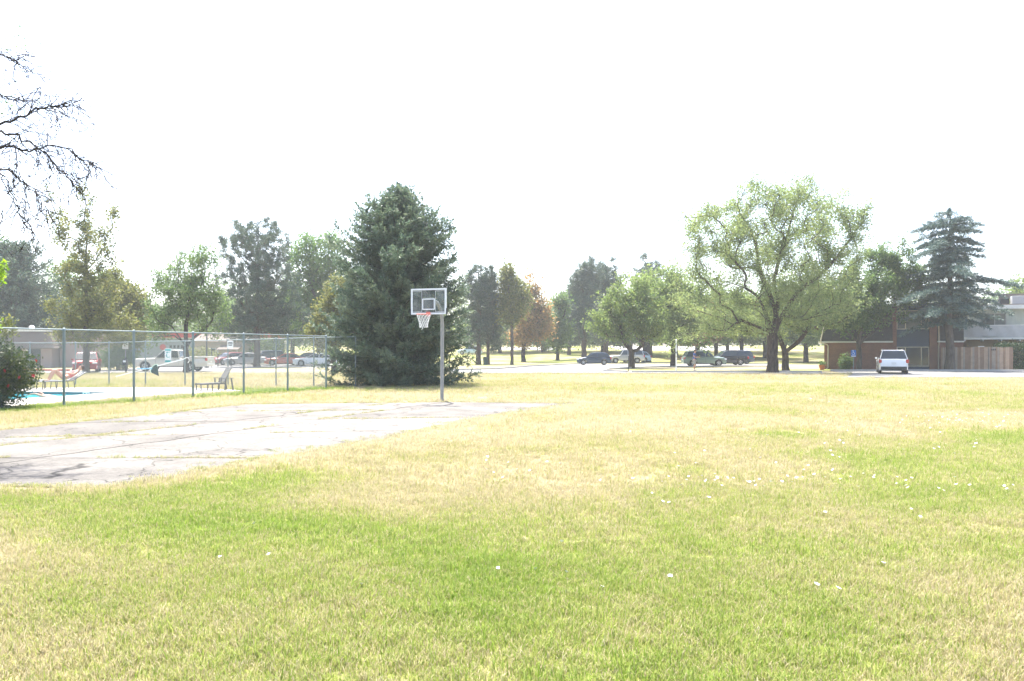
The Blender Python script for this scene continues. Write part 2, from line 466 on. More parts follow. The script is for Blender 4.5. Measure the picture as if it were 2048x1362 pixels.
# --- paved surfaces
def paved_mat(name, c, var=0.18, crack=False):
    m, nt, b, o = new_mat(name)
    N, L = nt.nodes, nt.links
    geo = N.new('ShaderNodeNewGeometry'); oi = N.new('ShaderNodeObjectInfo')
    n1 = N.new('ShaderNodeTexNoise'); n1.inputs['Scale'].default_value = 0.7; n1.inputs['Detail'].default_value = 8; n1.inputs['Roughness'].default_value = 0.65
    n2 = N.new('ShaderNodeTexNoise'); n2.inputs['Scale'].default_value = 17.0; n2.inputs['Detail'].default_value = 8; n2.inputs['Roughness'].default_value = 0.85
    for n in (n1, n2): L.new(geo.outputs['Position'], n.inputs['Vector'])
    mx = N.new('ShaderNodeMix'); mx.data_type = 'RGBA'
    mx.inputs[6].default_value = rgba([x * (1 - var) for x in c]); mx.inputs[7].default_value = rgba([min(1, x * (1 + var)) for x in c])
    r = N.new('ShaderNodeMapRange'); r.inputs['From Min'].default_value = 0.3; r.inputs['From Max'].default_value = 0.7
    L.new(n1.outputs['Fac'], r.inputs['Value']); L.new(r.outputs[0], mx.inputs[0])
    m2 = N.new('ShaderNodeMix'); m2.data_type = 'RGBA'; m2.blend_type = 'MULTIPLY'; m2.inputs[0].default_value = 0.75
    r2 = N.new('ShaderNodeMapRange'); r2.inputs['From Min'].default_value = 0.3; r2.inputs['From Max'].default_value = 0.7; r2.inputs['To Min'].default_value = 0.32; r2.inputs['To Max'].default_value = 1.35
    L.new(n2.outputs['Fac'], r2.inputs['Value'])
    L.new(mx.outputs[2], m2.inputs[6]); L.new(r2.outputs[0], m2.inputs[7])
    last = m2.outputs[2]
    if crack:
        vo = N.new('ShaderNodeTexVoronoi'); vo.feature = 'DISTANCE_TO_EDGE'; vo.inputs['Scale'].default_value = 0.55
        n3 = N.new('ShaderNodeTexNoise'); n3.inputs['Scale'].default_value = 1.6; n3.inputs['Detail'].default_value = 5
        L.new(geo.outputs['Position'], n3.inputs['Vector'])
        va = N.new('ShaderNodeVectorMath'); va.operation = 'MULTIPLY_ADD'; va.inputs[1].default_value = (1.1, 1.1, 0)
        L.new(n3.outputs['Color'], va.inputs[0]); L.new(geo.outputs['Position'], va.inputs[2])
        L.new(va.outputs[0], vo.inputs['Vector'])
        cr = N.new('ShaderNodeMapRange'); cr.inputs['From Min'].default_value = 0.002; cr.inputs['From Max'].default_value = 0.010; cr.inputs['To Min'].default_value = 0.27; cr.inputs['To Max'].default_value = 1.0
        L.new(vo.outputs['Distance'], cr.inputs['Value'])
        m3 = N.new('ShaderNodeMix'); m3.data_type = 'RGBA'; m3.blend_type = 'MULTIPLY'; m3.inputs[0].default_value = 1.0
        L.new(last, m3.inputs[6]); L.new(cr.outputs[0], m3.inputs[7]); last = m3.outputs[2]
        rr = N.new('ShaderNodeMapRange'); rr.inputs['To Min'].default_value = 0.86; rr.inputs['To Max'].default_value = 1.14
        L.new(oi.outputs['Random'], rr.inputs['Value'])
        m5 = N.new('ShaderNodeMix'); m5.data_type = 'RGBA'; m5.blend_type = 'MULTIPLY'; m5.inputs[0].default_value = 1.0
        L.new(last, m5.inputs[6]); L.new(oi.outputs['Color'], m5.inputs[7]); last = m5.outputs[2]
        m4 = N.new('ShaderNodeMix'); m4.data_type = 'RGBA'; m4.blend_type = 'MULTIPLY'; m4.inputs[0].default_value = 1.0
        L.new(last, m4.inputs[6]); L.new(rr.outputs[0], m4.inputs[7]); last = m4.outputs[2]
    L.new(last, b.inputs['Base Color'])
    bp = N.new('ShaderNodeBump'); bp.inputs['Strength'].default_value = 0.5; bp.inputs['Distance'].default_value = 0.006
    L.new(n2.outputs['Fac'], bp.inputs['Height']); L.new(bp.outputs[0], b.inputs['Normal'])
    b.inputs['Roughness'].default_value = 0.92; b.inputs['Specular IOR Level'].default_value = 0.2
    return m
M['court'] = paved_mat('weathered_asphalt', (0.176, 0.165, 0.148), 0.32, True)
M['court_base'] = paved_mat('court_bedding', (0.13, 0.112, 0.08), 0.2)
M['road'] = paved_mat('road_asphalt', (0.225, 0.22, 0.21), 0.15)
M['deck'] = paved_mat('deck_concrete', (0.50, 0.475, 0.44), 0.1)
M['farlot'] = paved_mat('pale_concrete', (0.42, 0.41, 0.39), 0.1)

def sheet(name, poly, z, mat, label, cat='pavement', holes=(), follow=False):
    loops = [[Vector((x, y, 0)) for x, y in poly]] + [[Vector((x, y, 0)) for x, y in h] for h in holes]
    flat = [p for l in loops for p in l]
    tris = tessellate_polygon(loops)
    mb = MB()
    mb.add([(p.x, p.y, (float(terrain(p.x, p.y)) if follow else 0) + z) for p in flat], [tuple(t) for t in tris])
    o = mb.build(name, mat)
    me = o.data
    bm = bmesh.new(); bm.from_mesh(me)
    for f in bm.faces:
        if f.normal.z < 0: f.normal_flip()
    bm.to_mesh(me); bm.free()
    return setp(o, label, cat, kind='structure')

# basketball court: bedding sheet with separate slabs broken along the old cracks
court = sheet('basketball_court', COURT, 0.006, M['court_base'], 'old cracked asphalt basketball court on the lawn', 'court')
def clip_half(poly, p, n):
    out = []
    for i in range(len(poly)):
        a = Vector(poly[i]); b = Vector(poly[(i + 1) % len(poly)])
        da = (a - p).dot(n); db = (b - p).dot(n)
        if da >= 0: out.append(tuple(a))
        if da * db < 0: out.append(tuple(a + (b - a) * (da / (da - db))))
    return out
def split_poly(polys, a, b):
    a = Vector(a); b = Vector(b); d = b - a; n = Vector((-d.y, d.x)).normalized()
    res = []
    for p in polys:
        for s in (1, -1):
            q = clip_half(p, a, n * s)
            if len(q) >= 3: res.append(q)
    return res
slabs = [COURT[:]]
for ln in (((-16, 12.6), (-3.9, 12.5)), ((-13, 14.9), (-1.5, 17.0)), ((-10.5, 18.6), (-0.5, 20.2)), ((-9.6, 21.8), (1, 23.3)), ((-9.2, 14.0), (-3.6, 26.0)), ((-9.0, 9.0), (-7.0, 14.0))):
    slabs = split_poly(slabs, *ln)
rs = random.Random(5)
def rough_edge(poly, gap):
    """subdivide and wobble a slab outline, shrunk by the joint"""
    c = Vector((sum(p[0] for p in poly) / len(poly), sum(p[1] for p in poly) / len(poly)))
    out = []
    for i in range(len(poly)):
        a = Vector(poly[i]); b = Vector(poly[(i + 1) % len(poly)])
        L = (b - a).length
        if L < 1e-3: continue
        n = Vector((-(b - a).y, (b - a).x)).normalized()
        if (c - a).dot(n) < 0: n = -n
        k = max(1, int(L / 0.35))
        for q in range(k):
            p = a + (b - a) * (q / k)
            p = p + n * (gap * rs.uniform(0.4, 1.3))
            w = (fbm(p.x, p.y, 0.6, 21, 4) - 0.5) * 0.55
            p = p + Vector((w, -w * 0.6))
            out.append((p.x, p.y))
    return out
def court_slab(poly):
    q = rough_edge(poly, 0.022)
    mb = MB().prism(q, 0.0065, 0.016 + rs.uniform(0, 0.005))
    o = mb.build('court_slab', M['court'], court, fixn=True)
    cx = sum(p[0] for p in poly) / len(poly); cy = sum(p[1] for p in poly) / len(poly)
    s_ = 0.80 if cy < 12.5 else 0.86 if cx < -7.0 and cy < 18 else 1.0     # the older, greyer patches
    o.color = (s_, s_, s_ * 1.0, 1)
    return o
for p in slabs:
    ar = abs(sum(p[i][0] * p[(i + 1) % len(p)][1] - p[(i + 1) % len(p)][0] * p[i][1] for i in range(len(p)))) / 2
    if ar > 0.12: court_slab(p)

# pool deck, pool shell and water
deck = sheet('pool_deck', DECK, 0.03, M['deck'], 'pale concrete pool deck behind the chain link fence', 'deck', holes=[POOL])
M['pool_shell'] = plain('pool_plaster', (0.55, 0.72, 0.78), rough=0.7)
M['tile'] = plain('pool_tile_blue', (0.03, 0.11, 0.13), rough=0.2, var=0.3, scale=20)
mb = MB()
n = len(POOL)
mb.add([(x, y, -1.4) for x, y in POOL] + [(x, y, -0.22) for x, y in POOL], [(k, (k + 1) % n, n + (k + 1) % n, n + k) for k in range(n)])
mb.add([(x, y, -1.4) for x, y in POOL], [tuple(t) for t in tessellate_polygon([[Vector((x, y, 0)) for x, y in POOL]])])
shell = setp(mb.build('swimming_pool', M['pool_shell']), 'swimming pool basin sunk into the pale deck', 'pool', kind='structure')
mb = MB()
mb.add([(x, y, -0.22) for x, y in POOL] + [(x, y, 0.03) for x, y in POOL], [(k, (k + 1) % n, n + (k + 1) % n, n + k) for k in range(n)])
mb.build('waterline_tile', M['tile'], shell)
def water_mat():
    m, nt, b, o = new_mat('pool_water')
    N, L = nt.nodes, nt.links
    b.inputs['Base Color'].default_value = (0.06, 0.58, 0.68, 1)
    b.inputs['Roughness'].default_value = 0.06
    b.inputs['Transmission Weight'].default_value = 0.2
    b.inputs['IOR'].default_value = 1.33
    geo = N.new('ShaderNodeNewGeometry')
    nz = N.new('ShaderNodeTexNoise'); nz.inputs['Scale'].default_value = 2.6; nz.inputs['Detail'].default_value = 4
    L.new(geo.outputs['Position'], nz.inputs['Vector'])
    bp = N.new('ShaderNodeBump'); bp.inputs['Strength'].default_value = 0.55; bp.inputs['Distance'].default_value = 0.12
    L.new(nz.outputs['Fac'], bp.inputs['Height']); L.new(bp.outputs[0], b.inputs['Normal'])
    return m
M['water'] = water_mat()
sheet('pool_water', [(x * 1.0, y) for x, y in POOL], -0.08, M['water'], 'bright turquoise rippled pool water', 'water')
mk = MB(); mk.box((gx(175, 32.1), 32.12, -0.05), (0.42, 0.02, 0.15), rz=-0.12)
dm = setp(mk.build('depth_marker', M['white']), 'white depth marker tile on the far pool edge', 'marker')
for dx, ht in ((-0.11, 0.09), (0.02, 0.09), (0.13, 0.06)):
    MB().box((gx(175, 32.1) + dx, 32.105, -0.05), (0.05, 0.02, ht), rz=-0.12).build('digit', M['tile'], dm)

# roads
# left parking lane behind the pool
LOT_L = [(-90, 60.3), (-31, 60.3), (-24.2, 63.6), (-25.8, 82), (-22.5, 79.5), (-9, 75), (-9, 104), (-42, 106), (-36, 72), (-37, 66.2), (-90, 66.2)]
ROAD_R = [(-7.5, 57.2), (9, 57.2), (22.3, 56.6), (24.2, 57.5), (24.6, 62.0), (20, 62.4), (9.2, 62.6), (7.6, 66.0), (8.6, 71.0), (11.2, 76.0), (15.0, 81.0), (20.0, 83.2), (28.0, 84.0), (34, 87), (34, 101.5), (24, 103), (12, 104), (7.0, 97.0), (2.0, 84.0), (-1.5, 72.0), (-7.5, 66.0)]
sheet('driveway', ROAD_R, 0.008, M['road'], 'pale sunlit asphalt driveway curving round the grass island', 'road')
sheet('parking_lane', LOT_L, 0.008, M['road'], 'asphalt parking lane behind the swimming pool', 'road')
LOT_R = [(20.3, 48.6), (52, 48.6), (60, 56), (60, 66.0), (26.6, 66.0), (25.4, 61.0), (24.6, 57.0)]
sheet('parking_lot', LOT_R, 0.010, M['road'], 'parking lot in front of the brick apartment building', 'road')
def far_sheet(name, x0, x1, y0, y1, z, mat, label):
    mb = MB(); xs = np.linspace(x0, x1, 9); ys = np.linspace(y0, y1, 9)
    vs = [(x, y, float(terrain(x, y)) + z) for y in ys for x in xs]
    mb.add(vs, [(i * 9 + j, i * 9 + j + 1, (i + 1) * 9 + j + 1, (i + 1) * 9 + j) for i in range(8) for j in range(8)])
    return setp(mb.build(name, mat), label, 'pavement', kind='structure')
far_sheet('far_parking', 22, 50, 158, 186, 0.06, M['farlot'], 'bright far parking area seen between the trunks')
far_sheet('far_street', -4, 9, 160, 178, 0.06, M['farlot'], 'pale far street behind the brown tree')
def kerb(name, pts, label, w=0.16, h=0.13):
    mb = MB()
    for a, b in zip(pts[:-1], pts[1:]):
        a = Vector((a[0], a[1], h / 2)); b = Vector((b[0], b[1], h / 2))
        d = (b - a).normalized()
        mb.bar(a + d * 0.004, b - d * 0.004, w, h)
    return setp(mb.build(name, M['kerb']), label, 'kerb', kind='structure')
kerb('kerb', [(-7.4, 57.1), (9, 57.1), (16, 56.8), (22.3, 56.5)], 'low concrete kerb along the near side of the driveway')
kerb('kerb', [(9.5, 62.7), (14, 62.6), (20, 62.5), (24.4, 62.1)], 'low concrete kerb along the grass island')
kerb('kerb', [(9.2, 62.8), (7.7, 66.0), (8.7, 71.0), (11.3, 76.0), (15.1, 80.9), (20.0, 83.1), (28.0, 83.9)], 'curved kerb round the far side of the grass island')
kerb('kerb', [(-7.4, 66.2), (-1.6, 72.2), (1.9, 84.1), (6.9, 97.1), (12, 104.2), (24, 103.2), (34, 101.7)], 'pale kerb on the far side of the driveway')
kerb('kerb', [(20.4, 48.5), (36, 48.5), (52, 48.5)], 'pale kerb on the near side of the parking lot', 0.2, 0.1)
kerb('kerb', [(26.7, 66.1), (40, 66.1), (60, 66.1)], 'grey kerb in front of the apartment building', 0.2)
M['redkerb'] = plain('red_kerb_paint', (0.45, 0.07, 0.05), rough=0.8)
rk = MB(); rk.bar((-50, 66.4, 0.07), (-37.3, 66.4, 0.07), 0.3, 0.15)
setp(rk.build('red_kerb', M['redkerb']), 'red painted kerb in front of the bathhouse', 'kerb', kind='structure')
# ------------------------------------------------------------------ vegetation
def leaf_mesh(name, P, tint):
    """P (n,4,3) leaf outlines; tint (n,)"""
    n = len(P)
    me = bpy.data.meshes.new(name)
    me.vertices.add(4 * n); me.loops.add(4 * n); me.polygons.add(n)
    me.vertices.foreach_set('co', P.reshape(-1).astype(np.float32))
    me.loops.foreach_set('vertex_index', np.arange(4 * n, dtype=np.int32))
    me.polygons.foreach_set('loop_start', np.arange(0, 4 * n, 4, dtype=np.int32))
    try: me.polygons.foreach_set('loop_total', np.full(n, 4, dtype=np.int32))
    except Exception: pass
    a = me.attributes.new('tint', 'FLOAT', 'POINT')
    a.data.foreach_set('value', np.repeat(np.clip(tint, 0, 1), 4).astype(np.float32))
    me.update(calc_edges=True)
    return me
def unit(v):
    return v / (np.linalg.norm(v, axis=-1, keepdims=True) + 1e-9)
def diamonds(base, d, L, W, rng, fat=0.5, up=0.0):
    """leaf-shaped quads from base along d; up > 0 turns their faces towards the sky"""
    n = len(base)
    r = unit(rng.normal(size=(n, 3)) + np.array([0, 0, up]))
    s = unit(np.cross(d, r))
    L = np.broadcast_to(L, (n,))[:, None]; W = np.broadcast_to(W, (n,))[:, None]
    P = np.empty((n, 4, 3))
    P[:, 0] = base
    P[:, 1] = base + d * L * fat + s * W / 2
    P[:, 2] = base + d * L
    P[:, 3] = base + d * L * fat - s * W / 2
    return P

class Skel:
    def __init__(s, root):
        s.p = [np.array(root, float)]; s.par = [-1]; s.plen = [0.0]; s.tip = []
    def add(s, p, par):
        p = np.array(p, float)
        s.p.append(p); s.par.append(par); s.plen.append(s.plen[par] + np.linalg.norm(p - s.p[par]))
        return len(s.p) - 1
    def limb(s, pts, start, step=0.5, wob=0.06, rng=None):
        cur = start
        pts = [s.p[start]] + [np.array(q, float) for q in pts]
        # Catmull-Rom through the given points
        for i in range(len(pts) - 1):
            p0 = pts[max(i - 1, 0)]; p1 = pts[i]; p2 = pts[i + 1]; p3 = pts[min(i + 2, len(pts) - 1)]
            k = max(2, int(np.linalg.norm(p2 - p1) / step))
            for q in range(1, k + 1):
                t = q / k
                c = 0.5 * ((2 * p1) + (-p0 + p2) * t + (2 * p0 - 5 * p1 + 4 * p2 - p3) * t * t + (-p0 + 3 * p1 - 3 * p2 + p3) * t ** 3)
                if rng is not None and q < k: c = c + rng.normal(size=3) * wob
                cur = s.add(c, cur)
        return cur
    def grow(s, targets, first, step, rng, bend=0.25, path_w=0.3, wob=0.05, droop=0.0):
        """join every target to the skeleton by the cheapest branch (nodes from index `first` on)"""
        for a in targets:
            P = np.array(s.p[first:]); pl = np.array(s.plen[first:])
            dv = a - P; dd = np.linalg.norm(dv, axis=1)
            cost = dd + path_w * pl + np.maximum(0, -dv[:, 2]) * 0.8
            k = int(np.argmin(cost)) + first
            b = s.p[k]; L = np.linalg.norm(a - b)
            if L < 1e-3: continue
            pr = s.par[k]
            d0 = (s.p[k] - s.p[pr]) if pr >= 0 else np.array([0, 0, 1.0])
            d0 = d0 / (np.linalg.norm(d0) + 1e-9)
            c1 = b + d0 * L * bend + np.array([0, 0, L * 0.05])
            m = max(2, int(round(L / step)))
            cur = k
            for q in range(1, m + 1):
                t = q / m
                c = (1 - t) ** 2 * b + 2 * t * (1 - t) * c1 + t * t * a
                c = c + rng.normal(size=3) * wob * (1 if q < m else 0)
                c[2] -= droop * t * t * L
                cur = s.add(c, cur)
            s.tip.append(cur)
    def radii(s, r_base, r_tip, e=2.4):
        n = len(s.p)
        w = np.zeros(n); has = np.zeros(n, bool)
        for i in range(n - 1, -1, -1):
            if not has[i]: w[i] += 1
            if s.par[i] >= 0: w[s.par[i]] += w[i]; has[s.par[i]] = True
        r = (w / w[0]) ** (1 / e) * r_base
        return np.maximum(r, r_tip), w
    def mesh(s, mb, r_base, r_tip, e=2.4, flare=1.35):
        r, w = s.radii(r_base, r_tip, e)
        kids = [[] for _ in s.p]
        for i, p in enumerate(s.par):
            if p >= 0: kids[p].append(i)
        done = set()
        st = [0]
        while st:
            a = st.pop()
            chain = [s.par[a]] if s.par[a] >= 0 else []
            rad = [min(r[s.par[a]], r[a] * 1.15)] if s.par[a] >= 0 else []
            cur = a
            while True:
                chain.append(cur); rad.append(r[cur])
                ks = sorted(kids[cur], key=lambda q: -w[q])
                for q in ks[1:]: st.append(q)
                if not ks: break
                cur = ks[0]
            if len(chain) < 2: continue
            if a == 0 and len(rad) > 2: rad[0] *= flare; rad[1] *= 1.0 + (flare - 1) * 0.4
            rad[-1] *= 0.6
            big = max(rad)
            mb.tube([s.p[q] for q in chain], rad, n=10 if big > 0.12 else (6 if big > 0.04 else 4 if big > 0.018 else 3), cap=big > 0.05)
        return r

def ell_points(ells, n, rng, shell=2.4):
    """ells: (cx,cy,cz,rx,ry,rz[,weight])"""
    wt = np.array([e[3] * e[4] * e[5] * (e[6] if len(e) > 6 else 1) for e in ells]); wt = wt / wt.sum()
    out = []
    for e, c in zip(ells, np.maximum(1, np.round(wt * n)).astype(int)):
        d = unit(rng.normal(size=(c, 3))); u = rng.rand(c, 1) ** (1 / shell)
        out.append(np.array(e[:3]) + d * u * np.array(e[3:6]))
    return np.concatenate(out)
def cull_gaps(A, frac, rng, wl):
    """drop the points in the hollows of a smooth random field, so that a crown breaks into boughs"""
    f = np.zeros(len(A))
    for _ in range(6):
        k = unit(rng.normal(size=3)) * (2 * PI / (wl * rng.uniform(0.7, 1.5)))
        f += np.sin(A @ k + rng.rand() * 6.28)
    return A[f > np.quantile(f, frac)]
def px_ells(lst, Y, dy=0.85):
    """(px,py,rx_px,ry_px[,dY,weight]) -> world ellipsoids standing at depth Y"""
    out = []
    k = Y / FPX
    for e in lst:
        oy = e[4] if len(e) > 4 else 0
        c = at(e[0], e[1], Y)
        out.append((c.x, Y + oy, c.z, e[2] * k, e[2] * k * dy, e[3] * k, e[5] if len(e) > 5 else 1))
    return out

def leaf_cluster(tips, nl, spread, L, W, rng, droop=0.15, up=0.2, dens=None):
    T = np.repeat(tips, nl, axis=0)
    off = rng.normal(size=T.shape) * spread
    base = T + off
    d = unit(rng.normal(size=T.shape) + np.array([0, 0, up - droop]) + unit(off) * 0.5)
    tint_c = np.repeat(rng.rand(len(tips)), nl)
    n = len(T)
    tint = tint_c * 0.55 + rng.rand(n) * 0.45
    return diamonds(base, d, L * (0.7 + 0.6 * rng.rand(n)), W * (0.7 + 0.6 * rng.rand(n)), rng, 0.5, 0.9), tint
def needle_cluster(tips, dirs, nl, L, W, rng, spread=0.1):
    T = np.repeat(tips, nl, axis=0); D = np.repeat(dirs, nl, axis=0)
    n = len(T)
    d = unit(rng.normal(size=T.shape) * 0.9 + D * 0.9 + np.array([0, 0, 0.35]))
    base = T + rng.normal(size=T.shape) * spread
    tint = np.repeat(rng.rand(len(tips)), nl) * 0.6 + rng.rand(n) * 0.4
    return diamonds(base, d, L * (0.6 + 0.7 * rng.rand(n)), W, rng, 0.45, 0.6), tint

def tree(name, label, base, ells, n_att, leaf, mats, seed, r_base=0.22, r_tip=0.012, limbs=(), trunk_top=None, step=0.5, bend=0.25, path_w=0.3,
         group='trees in the park', needle=False, shell=2.4, extra_twigs=0, droop=0.0, cat='tree', e=1.85, lean=(0, 0), gap=0.36):
    """base (x,y,z); leaf = (per tip, spread, length, width)"""
    rng = np.random.RandomState(seed)
    root = thing(name, label, cat, base, 0.0, group)
    B = np.array(base, float)
    A = ell_points(ells, int(n_att * 1.5), rng, shell) - B
    ext = A.max(0) - A.min(0)
    out = rng.rand(len(A)) < (0.0 if needle else 0.05)
    ctr = A.mean(0)
    A[out] = ctr + (A[out] - ctr) * rng.uniform(1.08, 1.25, (out.sum(), 1))
    A = cull_gaps(A, gap * (0.6 if needle else 1), rng, 0.20 * float(ext.mean()))
    sk = Skel((0, 0, -0.15))
    first = 0
    ends = []
    if limbs:
        for lb in limbs:
            st = 0 if lb[0] is None else ends[lb[0]] if lb[0] >= 0 else 0
            if lb[0] is not None and lb[0] < 0: st = max(1, int(len(sk.p) * 0.5))
            ends.append(sk.limb([np.array(q) - B for q in lb[1]], st, step=step, wob=0.03, rng=rng))
        first = 3
    else:
        zc = trunk_top if trunk_top else np.percentile(A[:, 2], 8)
        c = A.mean(0)
        ends.append(sk.limb([(lean[0] * 0.4, lean[1] * 0.4, zc * 0.5), (lean[0], lean[1], zc)], 0, step=step, wob=0.03, rng=rng))
        first = max(1, len(sk.p) - 3)
        if needle:
            ends.append(sk.limb([(c[0] * 0.5, c[1] * 0.5, zc + (A[:, 2].max() - zc) * 0.5), (c[0] * 0.6, c[1] * 0.6, A[:, 2].max() - 0.4)], ends[0], step=step, wob=0.05, rng=rng))
    org = sk.p[first]
    A = A[np.argsort(np.linalg.norm(A - org, axis=1))]
    sk.grow(A, first, step, rng, bend=bend, path_w=path_w, droop=droop)
    tipi = np.array(sk.tip)
    if extra_twigs:
        T = np.array([sk.p[i] for i in tipi])
        ex = np.repeat(T, extra_twigs, axis=0) + rng.normal(size=(len(T) * extra_twigs, 3)) * 0.45
        sk.grow(ex, first, step * 0.6, rng, bend=0.35, path_w=0.0)
        tipi = np.array(sk.tip)
    mb = MB()
    sk.mesh(mb, r_base, r_tip, e)
    mb.build('trunk', mats[0], root, smooth=1.2)
    tips = np.array([sk.p[i] for i in tipi])
    if leaf:
        if needle:
            dirs = np.array([sk.p[i] - sk.p[sk.par[i]] for i in tipi]); dirs = unit(dirs)
            # tufts at the tip and a little way back along the twig
            back = np.array([sk.p[sk.par[i]] for i in tipi])
            tt = np.concatenate([tips, tips * 0.5 + back * 0.5]); dd = np.concatenate([dirs, dirs])
            P, t = needle_cluster(tt, dd, leaf[0], leaf[2], leaf[3], rng, leaf[1])
        else:
            mid = np.array([sk.p[max(0, sk.par[max(0, sk.par[i])])] for i in tipi])
            # leaves hang along the last stretch of every twig
            us = np.linspace(0.0, 1.12, 8)
            pts_ = np.concatenate([mid + (tips - mid) * u for u in us])
            P, t = leaf_cluster(pts_, max(3, int(leaf[0] * 2.7 / 8)), leaf[1] * 0.72, leaf[2] * 1.15, leaf[3] * 1.2, rng)
        if leaf[0]: link('crown', leaf_mesh('crown', P, t), mats[1], root)
    return root

def conifer(name, label, base, H, R, prof, mats, seed, whorl=0.3, per=8, stat=0.15, card=(0.15, 0.05), dens=3, r_base=0.28, ang=(-0.25, 0.65), curl=0.5, flat=0.35, lumps=0.3, lat=(0.5, 0.2), lat_step=0.08,
            bare=0.06, group='trees in the park', cat='tree', clear=0.0, hang=0.0, rscale=(1, 1)):
    """whorled conifer; prof: list of (t, radius fraction)"""
    rng = np.random.RandomState(seed)
    root = thing(name, label, cat, base, 0.0, group)
    pt = np.array([q[0] for q in prof]); pr = np.array([q[1] for q in prof])
    mb = MB()
    nst = 14
    mb.tube([(0.05 * math.sin(i), 0.04 * math.cos(i * 1.7), -0.1 + (H - 0.2) * i / nst) for i in range(nst + 1)], [r_base * (1.25 if i == 0 else 1) * (1 - i / nst) ** 0.8 + 0.012 for i in range(nst + 1)], n=10)
    bases = []; dirs = []; tnt = []
    z = max(0.12, clear)
    ph = rng.rand(6) * 6.28
    while z < H - 0.15:
        t = z / H
        rad = np.interp(t, pt, pr) * R
        nb = max(3, int(round(per * (0.55 + 0.45 * min(1, rad / (0.6 * R))))))
        a0 = rng.rand() * 6.28
        for k in range(nb):
            az = a0 + 2 * PI * k / nb + rng.normal() * 0.2
            lump = 1 + lumps * (0.5 * math.sin(2 * az + ph[0] + z * 1.1) + 0.5 * math.sin(3 * az + ph[1] - z * 2.1) + 0.4 * math.sin(az + ph[2] + 3.1 * z))
            Lb = rad * lump * rng.uniform(0.82, 1.08)
            if Lb < 0.12: Lb = 0.12
            el = ang[0] + (ang[1] - ang[0]) * t ** 1.3 + rng.normal() * 0.09
            ca, sa = math.cos(az) * rscale[0], math.sin(az) * rscale[1]
            npt = 7
            pts = []
            for q in range(npt + 1):
                f = q / npt
                h = Lb * f
                zz = z + rng.normal() * 0.01 + math.tan(el) * h * (1 - 0.25 * f) + curl * Lb * 0.25 * f ** 3 - hang * Lb * f * f
                pts.append((ca * h, sa * h, zz))
            if pts[-1][2] < 0.1:
                pts = [(p[0], p[1], max(p[2], 0.1 + 0.08 * rng.rand())) for p in pts]
            mb.tube(pts, [max(0.006, 0.03 * min(1, Lb / 3) * (1 - q / (npt + 0.5)) + 0.004) for q in range(npt + 1)], n=3, cap=False)
            P = np.array(pts)
            ns = max(2, int(Lb / stat))
            shade = rng.rand()
            for s_ in range(ns):
                f = bare + (1 - bare) * (s_ + rng.rand() * 0.8) / ns
                if f > 1: f = 1
                x = f * npt; i = min(int(x), npt - 1); p = P[i] + (P[i + 1] - P[i]) * (x - i)
                dd = unit(P[i + 1] - P[i])
                hor = unit(np.array([-dd[1], dd[0], 0.0]))
                for sg in (-1, 1):
                    lb = (lat[0] * (1 - f) + lat[1]) * min(1.0, 0.35 + Lb / 2.0) * rng.uniform(0.7, 1.25)
                    ld = unit(dd * rng.uniform(0.5, 0.9) + hor * sg * rng.uniform(0.4, 0.9) + np.array([0, 0, rng.normal() * flat + 0.05 - hang * 0.6]))
                    m = max(2, int(lb / lat_step))
                    ts = (np.arange(m) + rng.rand(m)) / m * lb
                    bp = p + ld * ts[:, None]
                    bp = np.repeat(bp, dens, axis=0)
                    nn = len(bp)
                    bases.append(bp)
                    dirs.append(unit(ld * 0.9 + rng.normal(size=(nn, 3)) * 0.55 + np.array([0, 0, 0.12 - hang])))
                    tnt.append(np.clip(shade * 0.5 + rng.rand(nn) * 0.3 + (0.25 if ts.max() > lb * 0.6 else 0) * np.repeat(ts / lb, dens), 0, 1))
        z += whorl * rng.uniform(0.75, 1.25) * (0.65 + 0.35 * (1 - t))
    # leader
    lt = np.linspace(H - 0.6, H + 0.05, 26)
    bp = np.stack([np.zeros(26), np.zeros(26), lt], 1)
    bp = np.repeat(bp, dens * 2, axis=0)
    bases.append(bp); dirs.append(unit(rng.normal(size=bp.shape) + np.array([0, 0, 0.9]))); tnt.append(rng.rand(len(bp)) * 0.6)
    mb.build('trunk', mats[0], root, smooth=1.2)
    Bs = np.concatenate(bases); Ds = np.concatenate(dirs); Ts = np.concatenate(tnt)
    n = len(Bs)
    P = diamonds(Bs, Ds, card[0] * (0.7 + 0.6 * rng.rand(n)), card[1] * (0.8 + 0.4 * rng.rand(n)), rng, 0.5, 1.6)
    link('crown', leaf_mesh('crown', P, Ts), mats[1], root)
    return root

